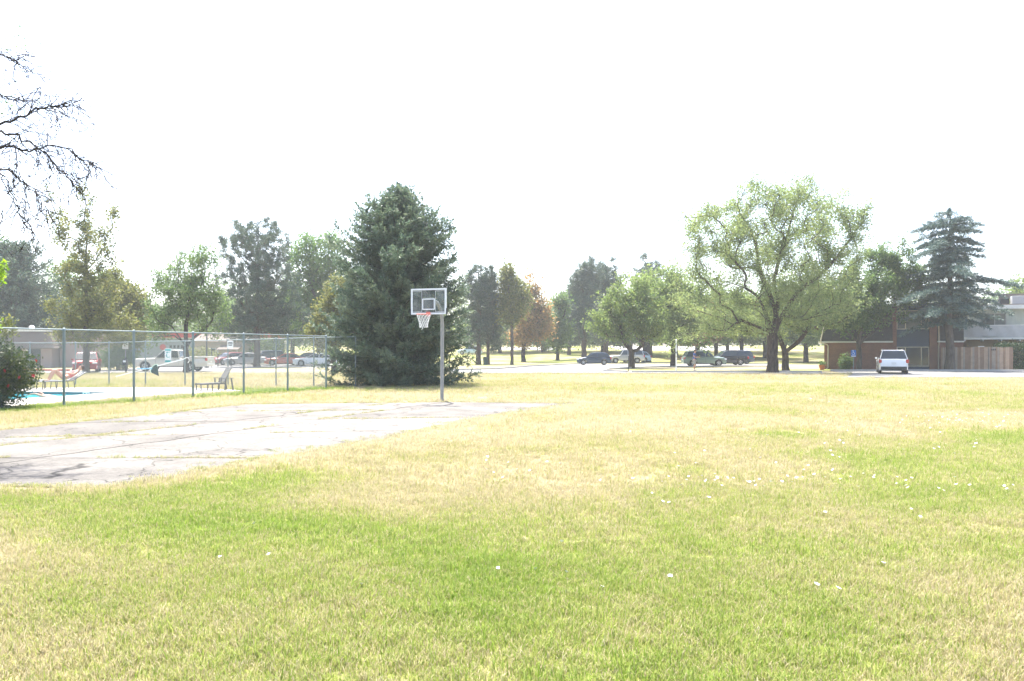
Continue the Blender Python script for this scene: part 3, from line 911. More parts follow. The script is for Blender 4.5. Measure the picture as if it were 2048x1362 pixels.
BK = {'locust': bark_mat('locust_bark', (0.035, 0.026, 0.020), (0.115, 0.085, 0.066)),
      'grey': bark_mat('grey_bark', (0.05, 0.042, 0.036), (0.15, 0.125, 0.105)),
      'pine': bark_mat('pine_bark', (0.045, 0.033, 0.028), (0.14, 0.10, 0.08)),
      'dark': bark_mat('dark_bark', (0.018, 0.014, 0.013), (0.060, 0.047, 0.042), 30)}
LF = {'locust': leaf_mat('locust_leaf', [(0.100, 0.140, 0.054), (0.165, 0.210, 0.084), (0.26, 0.285, 0.115)], 0.48),
      'maple': leaf_mat('maple_leaf', [(0.082, 0.126, 0.042), (0.138, 0.190, 0.062), (0.22, 0.25, 0.088)], 0.46),
      'deep': leaf_mat('deep_green_leaf', [(0.056, 0.095, 0.034), (0.094, 0.146, 0.052), (0.15, 0.20, 0.07)], 0.44),
      'yellow': leaf_mat('yellowing_leaf', [(0.07, 0.092, 0.035), (0.135, 0.15, 0.050), (0.22, 0.205, 0.065)], 0.38),
      'brown': leaf_mat('browning_leaf', [(0.10, 0.11, 0.05), (0.23, 0.16, 0.07), (0.36, 0.205, 0.085)], 0.44),
      'pale': leaf_mat('pale_leaf', [(0.06, 0.11, 0.035), (0.10, 0.165, 0.055), (0.16, 0.22, 0.07)], 0.42),
      'lime': leaf_mat('lime_leaf', [(0.09, 0.17, 0.02), (0.16, 0.26, 0.03), (0.24, 0.32, 0.045)], 0.45),
      'spruce': leaf_mat('spruce_needle', [(0.056, 0.094, 0.066), (0.102, 0.148, 0.098), (0.195, 0.232, 0.145)], 0.22),
      'pine': leaf_mat('pine_needle', [(0.040, 0.070, 0.048), (0.068, 0.105, 0.068), (0.118, 0.155, 0.098)], 0.15),
      'cedar': leaf_mat('cedar_needle', [(0.045, 0.085, 0.075), (0.085, 0.135, 0.118), (0.16, 0.21, 0.18)], 0.12),
      'rose': leaf_mat('rose_leaf', [(0.02, 0.045, 0.016), (0.05, 0.075, 0.026), (0.11, 0.12, 0.045)], 0.3),
      'hedge': leaf_mat('hedge_leaf', [(0.010, 0.028, 0.010), (0.022, 0.05, 0.016), (0.045, 0.08, 0.022)], 0.2)}

def g(px, Y):
    x = gx(px, Y)
    return (x, Y, float(terrain(x, Y)))
# --- big blue spruce behind the hoop
conifer('blue_spruce', 'broad dark blue-green spruce reaching the ground behind the hoop', (gx(796, 38.6), 38.6, 0), 9.85, 3.6,
        [(0, 0.97), (0.06, 1.0), (0.25, 0.99), (0.40, 0.94), (0.52, 0.87), (0.62, 0.77), (0.70, 0.63), (0.78, 0.48), (0.86, 0.32), (0.93, 0.16), (1.0, 0.03)],
        (BK['pine'], LF['spruce']), 4, whorl=0.34, per=10, stat=0.135, card=(0.18, 0.053), dens=4, lumps=0.13, ang=(-0.12, 0.62), curl=0.75, lat=(0.42, 0.26), flat=0.5)
# --- cedar by the apartments
conifer('blue_cedar', 'tall silvery blue cedar with layered drooping boughs by the wooden fence', (gx(1899, 67.4), 67.4, 0), 13.7, 4.15,
        [(0, 0.5), (0.3, 0.75), (0.4, 0.9), (0.5, 1.0), (0.58, 0.9), (0.66, 0.55), (0.74, 0.66), (0.84, 0.60), (0.92, 0.5), (0.97, 0.30), (1.0, 0.06)],
        (BK['grey'], LF['cedar']), 11, whorl=0.72, per=6, stat=0.2, card=(0.26, 0.055), dens=6, lumps=0.62, ang=(-0.05, 0.12), curl=-0.1, lat=(0.8, 0.35), lat_step=0.12, flat=0.2, clear=4.3, hang=0.2, r_base=0.36)
# --- dark spruce far left
conifer('dark_spruce', 'dark grey-green spruce behind the bathhouse roof', g(25, 88), 13.4, 6.2,
        [(0, 0.9), (0.3, 1.0), (0.55, 0.80), (0.8, 0.5), (0.93, 0.28), (1.0, 0.05)],
        (BK['pine'], LF['pine']), 21, whorl=0.5, per=9, stat=0.3, card=(0.36, 0.13), dens=2, lumps=0.2, ang=(-0.1, 0.7), curl=0.6, lat=(0.7, 0.4), lat_step=0.15, flat=0.5)

# --- big honey locust (right of centre) with its real limbs
Yb = 61.6
def q(px, py, dy=0.0): 
    v = at(px, py, Yb + dy); return (v.x, v.y, v.z)
tree('honey_locust', 'large spreading honey locust with forked trunk beside the driveway', (gx(1545, Yb), Yb, 0),
     px_ells([(1540, 480, 165, 120), (1590, 400, 95, 62, 0, 0.7), (1450, 455, 85, 60, 1), (1660, 470, 85, 75, 0.5), (1420, 600, 85, 70, 0, 0.9), (1590, 590, 110, 70, -1), (1500, 620, 80, 60, 1, 0.6), (1690, 570, 60, 80, 0, 0.8), (1388, 440, 45, 40, -1.5, 1.7), (1372, 520, 36, 45, -0.5, 1.4), (1722, 510, 32, 48, -0.5, 1.4), (1405, 655, 62, 34, -0.5, 1.0), (1600, 355, 45, 26, 1, 1.0), (1700, 425, 45, 40, -1, 1.7)], Yb), 640,
     (36, 0.36, 0.165, 0.068), (BK['locust'], LF['locust']), 31, r_base=0.42, r_tip=0.012, step=0.45, path_w=0.22,
     limbs=((None, [q(1545, 700), q(1545, 665)]), (0, [q(1528, 620, -0.3), q(1512, 590, 0.3), q(1480, 572, 0.6), q(1440, 560, 0.2)]), (0, [q(1552, 630, 0.3), q(1540, 590, 0.6), q(1520, 545, 0.4), q(1510, 480, 0.2), q(1470, 410, 0)]),
            (0, [q(1575, 615, -0.4), q(1600, 580, -0.8), q(1650, 540, -1.0), q(1700, 480, -1.2)]), (2, [q(1485, 545, -1.2), q(1430, 500, -1.8), q(1385, 455, -2)]), (0, [q(1556, 600, 1), q(1548, 560, 1.4), q(1575, 470, 1.5), q(1600, 380, 1)])), e=1.72, gap=0.24)
tree('honey_locust', 'leaning twin-stemmed locust right behind the large forked locust', g(1572, 67.5),
     px_ells([(1620, 590, 90, 70), (1500, 640, 90, 45, 1), (1660, 620, 60, 55), (1430, 640, 60, 40, 0.5, 0.7), (1570, 650, 60, 35, 0, 0.5)], 67.5), 230,
     (30, 0.32, 0.20, 0.09), (BK['locust'], LF['locust']), 32, r_base=0.27, step=0.5,
     limbs=((None, [tuple(at(1570, 705, 67.5))]), (0, [tuple(at(1600, 680, 67)), tuple(at(1625, 640, 66.5)), tuple(at(1640, 600, 66))]), (0, [tuple(at(1558, 670, 68)), tuple(at(1545, 640, 69)), tuple(at(1520, 620, 69))])))
# --- tree in front of the brick building
tree('shade_tree', 'green shade tree with forked trunk in front of the brick wall', g(1719, 69.8),
     px_ells([(1690, 600, 70, 60), (1760, 570, 80, 70), (1780, 520, 55, 45), (1825, 572, 50, 45), (1705, 632, 65, 32), (1840, 545, 28, 30, 0, 0.7)], 69.8, 0.7), 330,
     (34, 0.30, 0.20, 0.11), (BK['grey'], LF['deep']), 33, r_base=0.21, step=0.45,
     limbs=((None, [tuple(at(1718, 705, 69.8)), tuple(at(1717, 690, 69.8))]), (0, [tuple(at(1700, 670, 69.4)), tuple(at(1680, 645, 69))]), (0, [tuple(at(1722, 660, 69.6)), tuple(at(1726, 630, 69.6)), tuple(at(1735, 590, 69.6))]), (0, [tuple(at(1745, 665, 70)), tuple(at(1790, 640, 70.2))])))
# --- light green maple on the island
tree('island_maple', 'light green forked maple standing on the grass island', g(1263, 76.5),
     px_ells([(1250, 630, 72, 55), (1270, 590, 62, 45), (1300, 640, 50, 50), (1210, 650, 38, 32)], 76.5), 260,
     (34, 0.33, 0.20, 0.11), (BK['locust'], LF['maple']), 34, r_base=0.26, step=0.45,
     limbs=((None, [tuple(at(1263, 715, 76.5)), tuple(at(1263, 703, 76.5))]), (0, [tuple(at(1248, 682, 76)), tuple(at(1240, 650, 76))]), (0, [tuple(at(1285, 690, 76.5)), tuple(at(1284, 655, 77)), tuple(at(1292, 600, 77))])))
tree('shade_tree', 'dense green tree with thick dark trunk on the island beside the green car', g(1347, 84),
     px_ells([(1350, 610, 70, 65), (1320, 570, 55, 45), (1395, 600, 55, 60), (1360, 660, 70, 30)], 84), 260, (30, 0.48, 0.24, 0.14), (BK['dark'], LF['maple']), 35, r_base=0.29)
# --- pines and others in the middle distance
def pine(label, px, Y, ells, n, seed, r=0.3, name='pine_tree', leaf=(36, 0.14, 0.36, 0.075), tt=None):
    return tree(name, label, g(px, Y), px_ells(ells, Y, 0.9), n, leaf, (BK['pine'], LF['pine']), seed, r_base=r, needle=True, step=0.6, trunk_top=tt, bend=0.15, path_w=0.12, shell=2.0)
pine('tall open-crowned pine behind the white pickup', 514, 84, [(515, 495, 76, 62), (520, 570, 88, 52), (500, 640, 84, 45), (565, 630, 60, 42)], 600, 41, 0.32, tt=5.5)
pine('dark pine close to the right edge of the spruce', 957, 97, [(955, 590, 36, 62), (950, 660, 34, 40), (975, 570, 22, 45)], 300, 42, 0.29, tt=3.0)
pine('slim dark pine beside the green bin', 976, 98.5, [(982, 620, 28, 70), (985, 670, 26, 30)], 190, 43, 0.2, tt=3.0)
tree('yellowing_tree', 'yellow-green tree next to the slim dark pine', g(1024, 97), px_ells([(1015, 590, 30, 60), (1035, 600, 26, 50), (1010, 545, 18, 28)], 97), 130, (26, 0.5, 0.26, 0.17), (BK['grey'], LF['yellow']), 44, r_base=0.2)
tree('browning_tree', 'rust brown half-dead tree between the pines', g(1047, 112), px_ells([(1068, 630, 40, 48), (1045, 665, 30, 32), (1085, 660, 30, 30), (1062, 575, 20, 26)], 112), 160, (24, 0.55, 0.30, 0.2), (BK['dark'], LF['brown']), 45, r_base=0.3)
tree('shade_tree', 'small dark green tree right of the rust brown tree', g(1115, 118), px_ells([(1118, 660, 26, 36), (1122, 610, 16, 28)], 118), 90, (24, 0.6, 0.34, 0.2), (BK['dark'], LF['deep']), 46, r_base=0.25)
pine('tall grey-green pine left of the island maple', 1168, 124, [(1165, 590, 32, 62), (1180, 550, 28, 36), (1150, 650, 34, 40)], 300, 47, 0.4, leaf=(32, 0.2, 0.5, 0.11))
pine('tall pine behind the island maple', 1212, 128, [(1212, 570, 34, 55), (1210, 640, 40, 45)], 280, 48, 0.4, leaf=(32, 0.2, 0.5, 0.11))
pine('pine with bare upper twigs behind the two islands trees', 1300, 132, [(1298, 555, 34, 50), (1300, 640, 44, 50)], 240, 49, 0.4, leaf=(30, 0.2, 0.5, 0.11))
pine('small grey pine far behind the dark hatchback', 1138, 140, [(1136, 625, 22, 50), (1140, 670, 26, 25)], 150, 50, 0.3, leaf=(28, 0.22, 0.55, 0.12))
tree('shade_tree', 'old tree with very thick dark trunk behind the silver utility vehicle', g(1293, 110), px_ells([(1290, 650, 60, 32), (1330, 640, 50, 40), (1270, 610, 40, 40)], 110), 150, (26, 0.55, 0.3, 0.18), (BK['dark'], LF['deep']), 51, r_base=0.56, e=1.7, trunk_top=3.2)
# --- left group
tree('tall_sparse_tree', 'tall thin-topped yellowing tree with straight trunk in front of the red car', g(173, 59.5),
     px_ells([(172, 600, 72, 50), (200, 655, 85, 42), (150, 530, 48, 40, 0, 0.7), (200, 540, 44, 40, 0, 0.6), (172, 450, 70, 70, 0, 0.5), (128, 640, 35, 45)], 59.5), 290, (28, 0.26, 0.18, 0.10), (BK['grey'], LF['yellow']), 61, r_base=0.24, gap=0.45, step=0.4,
     limbs=((None, [tuple(at(173, 700, 59.5)), tuple(at(172, 600, 59.5)), tuple(at(172, 500, 59.5)), tuple(at(170, 395, 59.5))]),), path_w=0.1)
tree('yellowing_tree', 'bushy yellow-green tree left of the white pickup', g(250, 70), px_ells([(250, 610, 42, 50), (255, 660, 42, 40), (235, 580, 34, 36)], 70), 170, (30, 0.42, 0.22, 0.14), (BK['grey'], LF['yellow']), 62, r_base=0.2, gap=0.42)
tree('shade_tree', 'vase-shaped dark-limbed tree standing before the white pickup bed', g(372, 61.5),
     px_ells([(370, 590, 75, 55), (400, 530, 45, 45), (320, 640, 40, 40), (425, 630, 40, 45), (350, 560, 45, 40)], 61.5), 250, (26, 0.34, 0.17, 0.09), (BK['dark'], LF['deep']), 63, r_base=0.2, step=0.45,
     limbs=((None, [tuple(at(372, 705, 61.5)), tuple(at(373, 692, 61.5))]), (0, [tuple(at(352, 665, 61)), tuple(at(330, 630, 60.5))]), (0, [tuple(at(392, 672, 62)), tuple(at(425, 640, 62.5)), tuple(at(420, 590, 62.5))]), (0, [tuple(at(372, 650, 61.5)), tuple(at(380, 590, 61.5))])))
tree('pale_tree', 'airy pale green tree between the open pine and the spruce', g(640, 92), px_ells([(630, 510, 62, 50), (660, 560, 50, 60), (600, 580, 55, 45), (640, 640, 60, 45)], 92), 300, (26, 0.52, 0.26, 0.15), (BK['grey'], LF['pale']), 64, r_base=0.4)
tree('pale_tree', 'olive green tree low beside the left flank of the spruce', g(668, 62), px_ells([(672, 620, 40, 50), (655, 665, 36, 35), (690, 580, 30, 30)], 62), 170, (30, 0.38, 0.2, 0.12), (BK['grey'], LF['yellow']), 65, r_base=0.2)
tree('pale_tree', 'mid green tree over the red sedan', g(585, 108), px_ells([(570, 640, 50, 38), (600, 650, 40, 40), (550, 600, 34, 34)], 108), 170, (26, 0.6, 0.3, 0.18), (BK['grey'], LF['maple']), 66, r_base=0.3)
tree('pale_tree', 'pale tree top above the dark spruce', g(8, 104), px_ells([(5, 500, 34, 36), (-10, 560, 50, 50), (-40, 540, 50, 60)], 104), 140, (26, 0.6, 0.3, 0.2), (BK['grey'], LF['pale']), 67, r_base=0.3)
tree('shade_tree', 'grey-green tree behind the tall sparse tree', g(130, 100), px_ells([(125, 570, 42, 50), (140, 640, 50, 50), (215, 600, 50, 60), (280, 640, 40, 40)], 100), 220, (24, 0.6, 0.3, 0.2), (BK['grey'], LF['pale']), 68, r_base=0.3)
# --- row of trees behind the cars on the right
rowlab = ['slim tree in the far row behind the green car', 'round tree in the far row above the dark utility cars', 'tree at the far end of the row beyond the large locust', 'shadowy tree in the far row right of the locust trunk', 'reddish plum tree behind the man in the blue shirt', 'far tree between the locust trunk and the brick building', 'far tree left of the reddish plum tree']
rowdat = [(1432, 128, 'deep', 40, 55), (1483, 122, 'maple', 46, 60), (1530, 126, 'deep', 40, 55), (1612, 108, 'deep', 44, 55), (1394, 120, 'brown', 30, 40), (1660, 130, 'maple', 46, 60), (1352, 134, 'maple', 44, 60)]
rowlab += ['dim tree behind the gap left of the island maple', 'dim tree behind the silver utility vehicle', 'dim tree behind the black utility car', 'dim tree beyond the leaning twin-stemmed locust', 'dim tree beyond the rust brown tree', 'dim tree beyond the yellow-green tree by the pines', 'dim tree beyond the white sedan', 'dim tree beyond the black railing']
rowdat += [(1205, 150, 'deep', 52, 62), (1262, 146, 'deep', 52, 66), (1455, 148, 'deep', 56, 66), (1570, 146, 'deep', 60, 70), (1085, 152, 'deep', 46, 52), (1000, 148, 'maple', 46, 58), (640, 128, 'deep', 60, 70), (470, 132, 'deep', 56, 64)]  # second row added to fill the backdrop and shade the far lawn
for i, (lb, (px, Y, lf, rx, ry)) in enumerate(zip(rowlab, rowdat)):
    cy = 692 - ry * (0.95 if i < 7 else 0.72)
    rx = rx * 1.85  # crowns widened so they throw more shade on the far lawn
    tree('shade_tree', lb, g(px, Y), px_ells([(px, cy, rx, ry * 0.8), (px + (-1) ** i * 18, cy - 25, rx * 0.7, ry * 0.6), (px - (-1) ** i * 34, cy + 12, rx * 0.8, ry * 0.5, 3)], Y, 1.4), 300, (22, 0.65, 0.34, 0.22), (BK['dark'], LF[lf]), 80 + i, r_base=0.32)
tree('shade_tree', 'far round tree at the right edge above the grey roof', g(2035, 105), px_ells([(2040, 585, 30, 36), (2075, 600, 40, 50), (2035, 620, 34, 30)], 105), 110, (26, 0.55, 0.28, 0.18), (BK['grey'], LF['maple']), 95, r_base=0.3)
# --- far closing tree line
k = 0
FARLAB = ['the lime green leaves', 'the dark spruce', 'the tall sparse tree', 'the vase-shaped tree', 'the open pine', 'the orange sedan', 'the left flank of the spruce', 'the basketball hoop', 'the rust brown tree', 'the dark hatchback', 'the island maple', 'the man in the blue shirt', 'the large locust crown', 'the brick apartment block', 'the blue cedar', 'the balcony house']
for px in range(-100, 2140, 140):
    Y = 205 + (k * 37) % 34
    hh = [60, 46, 72, 52, 66][k % 5]
    hh = hh * (1.0 if 1000 < px < 1160 else 1.9)
    lf = ['deep', 'pale', 'maple', 'pale', 'deep'][k % 5]
    c = px + (k * 29) % 31
    tree('far_tree', 'hazy far tree closing the park behind ' + FARLAB[k], g(c, Y), px_ells([(c, 692 - hh * 0.55, 62, hh * 0.55), (c + 46, 692 - hh * 0.42, 50, hh * 0.45), (c - 46, 692 - hh * 0.42, 50, hh * 0.45)], Y), 120, (16, 1.1, 0.7, 0.5), (BK['dark'], LF[lf]), 120 + k, r_base=0.4, r_tip=0.03, step=1.2, group='far tree line')
    k += 1

# --- near tree at the left edge with mostly bare branches
Yn = 12.8
def qn(px, py, dy=0.0): return tuple(at(px, py, Yn + dy))
rngb = np.random.RandomState(17)
bare_root = thing('bare_locust', 'nearly leafless dark branches arching in from the upper left', 'tree', (-11.2, 13.0, 0), 0, 'trees at the left edge')
mbb = MB()
Bo = Vector((-11.2, 13.0, 0))
def crom(pts, n):
    out = []
    pts = [np.array(p, float) for p in pts]
    for i in range(len(pts) - 1):
        p0 = pts[max(i - 1, 0)]; p1 = pts[i]; p2 = pts[i + 1]; p3 = pts[min(i + 2, len(pts) - 1)]
        for q_ in range(n):
            t = q_ / n
            out.append(0.5 * ((2 * p1) + (-p0 + p2) * t + (2 * p0 - 5 * p1 + 4 * p2 - p3) * t * t + (-p0 + 3 * p1 - 3 * p2 + p3) * t ** 3))
    return out + [pts[-1]]
knots = []
def sprig(p, d, L, r, depth, droop):
    """a drooping shoot with side twigs"""
    n = max(4, int(L / 0.09)); pts = [p.copy()]; d = unit(d)
    for i in range(n):
        d = unit(d + np.array([0, 0, -droop * (0.6 + i / n)]) + rngb.normal(size=3) * 0.27)
        pts.append(pts[-1] + d * L / n)
    rad = [max(0.0042, r * (1 - 0.75 * i / n)) for i in range(n + 1)]
    mbb.tube([Vector(q_) - Bo for q_ in pts], rad, n=5 if r > 0.012 else 4 if r > 0.006 else 3, cap=False)
    if depth <= 0:
        for q_ in pts[1:]:
            if rngb.rand() < 0.35: knots.append(q_)
        return
    step = 2 if depth > 1 else 1
    for i in range(2, n, step):
        if rngb.rand() < (0.8 if depth > 1 else 0.6):
            dd = unit(pts[min(i + 1, n)] - pts[i]) * 0.7 + unit(rngb.normal(size=3)) * 0.75
            sprig(pts[i], dd, L * rngb.uniform(0.3, 0.6) * (1 - 0.35 * i / n), max(0.0045, rad[i] * 0.6), depth - 1, droop * 1.1)
mbb.tube([Vector(p) for p in ((0, 0, -0.15), (0.02, 0, 0.5), (0.06, 0.0, 1.6), (0.15, -0.05, 3.0), (0.1, -0.05, 4.2), (0.2, 0, 5.4))], [0.27, 0.21, 0.19, 0.17, 0.13, 0.09], n=12)
tk = (-11.05, 12.95, 3.0); tk2 = (-11.08, 12.95, 4.2); tk3 = (-11.0, 13.0, 5.4)
LIMBS = [([tk2, qn(-240, 290), qn(-90, 285), qn(0, 253), qn(60, 226), qn(100, 213), qn(134, 211)], 0.055, 0.012, 0.16),
         ([tk2, qn(-230, 320, 0.3), qn(-60, 262, 0.3), qn(20, 270, 0.3), qn(70, 292, 0.3), qn(112, 330, 0.2), qn(150, 372, 0.1)], 0.05, 0.010, 0.14),
         ([tk2, qn(-240, 350, -0.3), qn(-70, 310, -0.3), qn(10, 292, -0.3), qn(60, 300, -0.3), qn(115, 290, -0.2), qn(160, 318, -0.2), qn(195, 333, -0.2)], 0.045, 0.008, 0.16),
         ([tk, qn(-260, 420, 0.4), qn(-100, 360, 0.4), qn(0, 340, 0.4), qn(40, 360, 0.4), qn(75, 395, 0.3), qn(100, 430, 0.3)], 0.04, 0.008, 0.16),
         ([tk, qn(-220, 440, -0.1), qn(-80, 390, -0.1), qn(-10, 345, -0.1), qn(18, 375, -0.1), qn(34, 415, -0.1), qn(52, 458, -0.1)], 0.035, 0.007, 0.14),
         ([tk3, qn(-260, 120, 0.2), qn(-80, 60), qn(0, 110), qn(35, 122)], 0.04, 0.006, 0.06),
         ([tk3, qn(-240, 160, -0.2), qn(-100, 160, -0.2), qn(-5, 190, -0.1), qn(30, 202), qn(58, 198)], 0.035, 0.006, 0.10),
         ([tk3, (-11.4, 13.3, 7.2), (-12.0, 13.6, 8.6)], 0.06, 0.012, -0.02), ([tk2, (-12.0, 12.6, 5.6), (-13.6, 12.2, 6.6), (-14.6, 12.0, 6.6)], 0.06, 0.012, 0.06), ([tk3, (-11.0, 14.2, 6.6), (-10.8, 15.3, 7.2)], 0.05, 0.012, 0.05)]
for pts, r0, r1, dr in LIMBS:
    C = crom(pts, 7)
    C = [c + rngb.normal(size=3) * 0.018 for c in C]
    m_ = len(C)
    mbb.tube([Vector(c) - Bo for c in C], [0.64 * (r0 + (r1 - r0) * (i / (m_ - 1)) ** 0.8) for i in range(m_)], n=8)
    for i in range(int(m_ * 0.38), m_):
        d = unit(C[min(i + 1, m_ - 1)] - C[max(i - 1, 0)])
        for _ in range(2 if i > m_ * 0.75 else 1):
            if rngb.rand() < 0.8:
                sprig(C[i], d * 0.9 + unit(rngb.normal(size=3)) * 0.7, rngb.uniform(0.35, 0.95) * (0.6 if i > m_ * 0.9 else 1), 0.0085, 2, dr)
mbb.build('trunk', BK['dark'], bare_root, smooth=1.2)
kk = np.array(knots) - np.array(Bo)
P, t = leaf_cluster(kk, 2, 0.012, 0.028, 0.016, rngb)
link('buds', leaf_mesh('buds', P, t), BK['dark'], bare_root)['kind'] = 'stuff'
rng = np.random.RandomState(5)
B0 = np.array([-11.2, 13.0, 0])
tp = ell_points(px_ells([(25, 75, 35, 18), (40, 95, 25, 25), (10, 190, 20, 18), (-300, 120, 240, 150), (-120, 60, 110, 80)], Yn), 120, rng) - B0  # last two clumps lie out of view, added to cast shade
P, t = leaf_cluster(tp, 16, 0.10, 0.055, 0.028, rng)
link('crown', leaf_mesh('crown', P, t), LF['pale'], bare_root)
# --- young tree with lime leaves at the left edge
tree('young_tree', 'bright lime green leaves of a young tree at the left edge', (-15.0, 20.3, 0), px_ells([(-80, 560, 85, 60), (-12, 532, 42, 20), (-20, 645, 42, 12, 0, 1.2), (-110, 640, 70, 50)], 20.3, 0.9), 120, (15, 0.08, 0.13, 0.05), (BK['grey'], LF['lime']), 302, r_base=0.07, r_tip=0.006, step=0.2, group='trees at the left edge')

# --- shrubs
def shrub(name, label, base, size, n, leaf, mat, seed, cat='shrub', stems=7, group=None, boxy=False, lumps=0.15):
    rng = np.random.RandomState(seed)
    root = thing(name, label, cat, base, 0.0, group)
    mb = MB()
    for i in range(stems):
        a = 2 * PI * i / stems + rng.rand()
        mb.tube([(0.05 * math.cos(a), 0.05 * math.sin(a), -0.05), (size[0] * 0.3 * math.cos(a), size[1] * 0.3 * math.sin(a), size[2] * 0.45), (size[0] * 0.6 * math.cos(a), size[1] * 0.6 * math.sin(a), size[2] * 0.85)], [0.025, 0.018, 0.008], n=5)
    mb.build('stem', BK['dark'], root)
    if boxy:
        u = rng.uniform(-1, 1, size=(n, 3)); ax = rng.randint(0, 3, n); sg = np.where(rng.rand(n) < 0.5, -1, 1)
        u[np.arange(n), ax] = sg * rng.uniform(0.75, 1.0, n)
        u = u / (np.linalg.norm(u, ord=6, axis=1, keepdims=True) + 1e-6) * np.minimum(1, np.linalg.norm(u, ord=6, axis=1, keepdims=True))
    else:
        u = unit(rng.normal(size=(n, 3))) * (rng.rand(n, 1) ** (1 / 3.5))
    az = np.arctan2(u[:, 1], u[:, 0])
    lm = 1 + lumps * (np.sin(3 * az + seed) * 0.5 + np.sin(5 * u[:, 2] + 2 * az) * 0.5)
    c = u * lm[:, None] * np.array([size[0], size[1], size[2] / 2]) + np.array([0, 0, size[2] / 2])
    c[:, 2] = np.maximum(c[:, 2], 0.05 + 0.05 * rng.rand(n))
    P, t = leaf_cluster(c, leaf[0], leaf[1], leaf[2], leaf[3], rng)
    P[:, :, 2] = np.maximum(P[:, :, 2], 0.01)
    link('foliage', leaf_mesh('foliage', P, t), mat, root)
    return root
rose = shrub('rose_bush', 'rounded bush with a few red flowers behind the fence at the left edge', (-15.35, 23.2, 0), (1.25, 1.0, 2.0), 900, (16, 0.09, 0.10, 0.05), LF['rose'], 71, cat='bush')
M['rosered'] = plain('red_petal', (0.42, 0.02, 0.03), rough=0.5)
fl = MB()
for i in range(5):
    a = 2 * PI * i / 5
    fl.add([(0, 0, 0), (0.06 * math.cos(a - 0.5), 0.06 * math.sin(a - 0.5), 0.03), (0.085 * math.cos(a), 0.085 * math.sin(a), 0.02), (0.06 * math.cos(a + 0.5), 0.06 * math.sin(a + 0.5), 0.035)], [(0, 1, 2, 3)])
for i in range(4):
    a = 2 * PI * i / 4 + 0.4
    fl.add([(0, 0, 0.01), (0.035 * math.cos(a - 0.6), 0.035 * math.sin(a - 0.6), 0.05), (0.045 * math.cos(a), 0.045 * math.sin(a), 0.06), (0.035 * math.cos(a + 0.6), 0.035 * math.sin(a + 0.6), 0.05)], [(0, 1, 2, 3)])
flm = fl.mesh('red_flower')
for (px, py) in ((8, 742), (40, 755), (18, 772), (71, 722), (66, 752)):
    p = at(px, py, 22.55)
    o = link('red_flower', flm, M['rosered'], rose, (p.x + 15.35, p.y - 23.2, p.z)); o.rotation_euler = (1.2, 0.2 * (px % 5), px * 0.3); o.scale = (0.72, 0.72, 0.72)
rng = np.random.RandomState(8)
mb = MB(); tips = []
for i in range(9):
    x = rng.uniform(-0.8, 1.0); zt = rng.uniform(2.2, 2.75)
    pts = [(x * 0.6, rng.uniform(-0.3, 0.3), 1.3), (x * 0.9, 0, 1.9), (x + rng.normal() * 0.12, 0.05, zt)]
    mb.tube(pts, [0.012, 0.008, 0.004], n=4)
    for f in np.linspace(0.3, 1, 9): tips.append(Vector(pts[1]).lerp(Vector(pts[2]), f))
mb.build('shoot', BK['grey'], rose)
P, t = leaf_cluster(np.array([tuple(v) for v in tips]), 9, 0.07, 0.10, 0.05, rng)
link('shoot_leaves', leaf_mesh('shoot_leaves', P, t), LF['yellow'], rose)
shrub('hedge', 'dense dark green clipped hedge at the end of the wooden fence', (gx(2042, 68.4), 68.4, 0), (2.1, 1.0, 2.25), 900, (16, 0.14, 0.13, 0.07), LF['hedge'], 72, cat='hedge', boxy=True, lumps=0.05)
shrub('small_shrub', 'small upright shrub against the brick wall beside the blue sign', (gx(1691, 71.2), 71.2, 0), (0.55, 0.45, 1.35), 120, (14, 0.12, 0.15, 0.07), LF['deep'], 73)
shrub('dark_shrub', 'dark rounded shrub between the red car and the white pickup', (gx(238, 69.5), 69.5, 0), (1.6, 1.2, 2.2), 330, (14, 0.18, 0.17, 0.09), LF['deep'], 74)
shrub('far_shrub', 'yellow-green shrub in front of the beige house', (gx(398, 98), 98, 0), (2.2, 1.4, 2.0), 150, (12, 0.3, 0.25, 0.15), LF['yellow'], 75)
shrub('far_shrub', 'green shrub behind the red sedan', (gx(545, 106), 106, 0.02), (2.3, 1.5, 3.2), 170, (12, 0.35, 0.28, 0.16), LF['maple'], 76)
shrub('far_shrub', 'dark green shrub mass behind the pine trunk', (gx(490, 108), 108, 0.03), (4.2, 2.0, 4.0), 260, (12, 0.4, 0.3, 0.18), LF['deep'], 77)

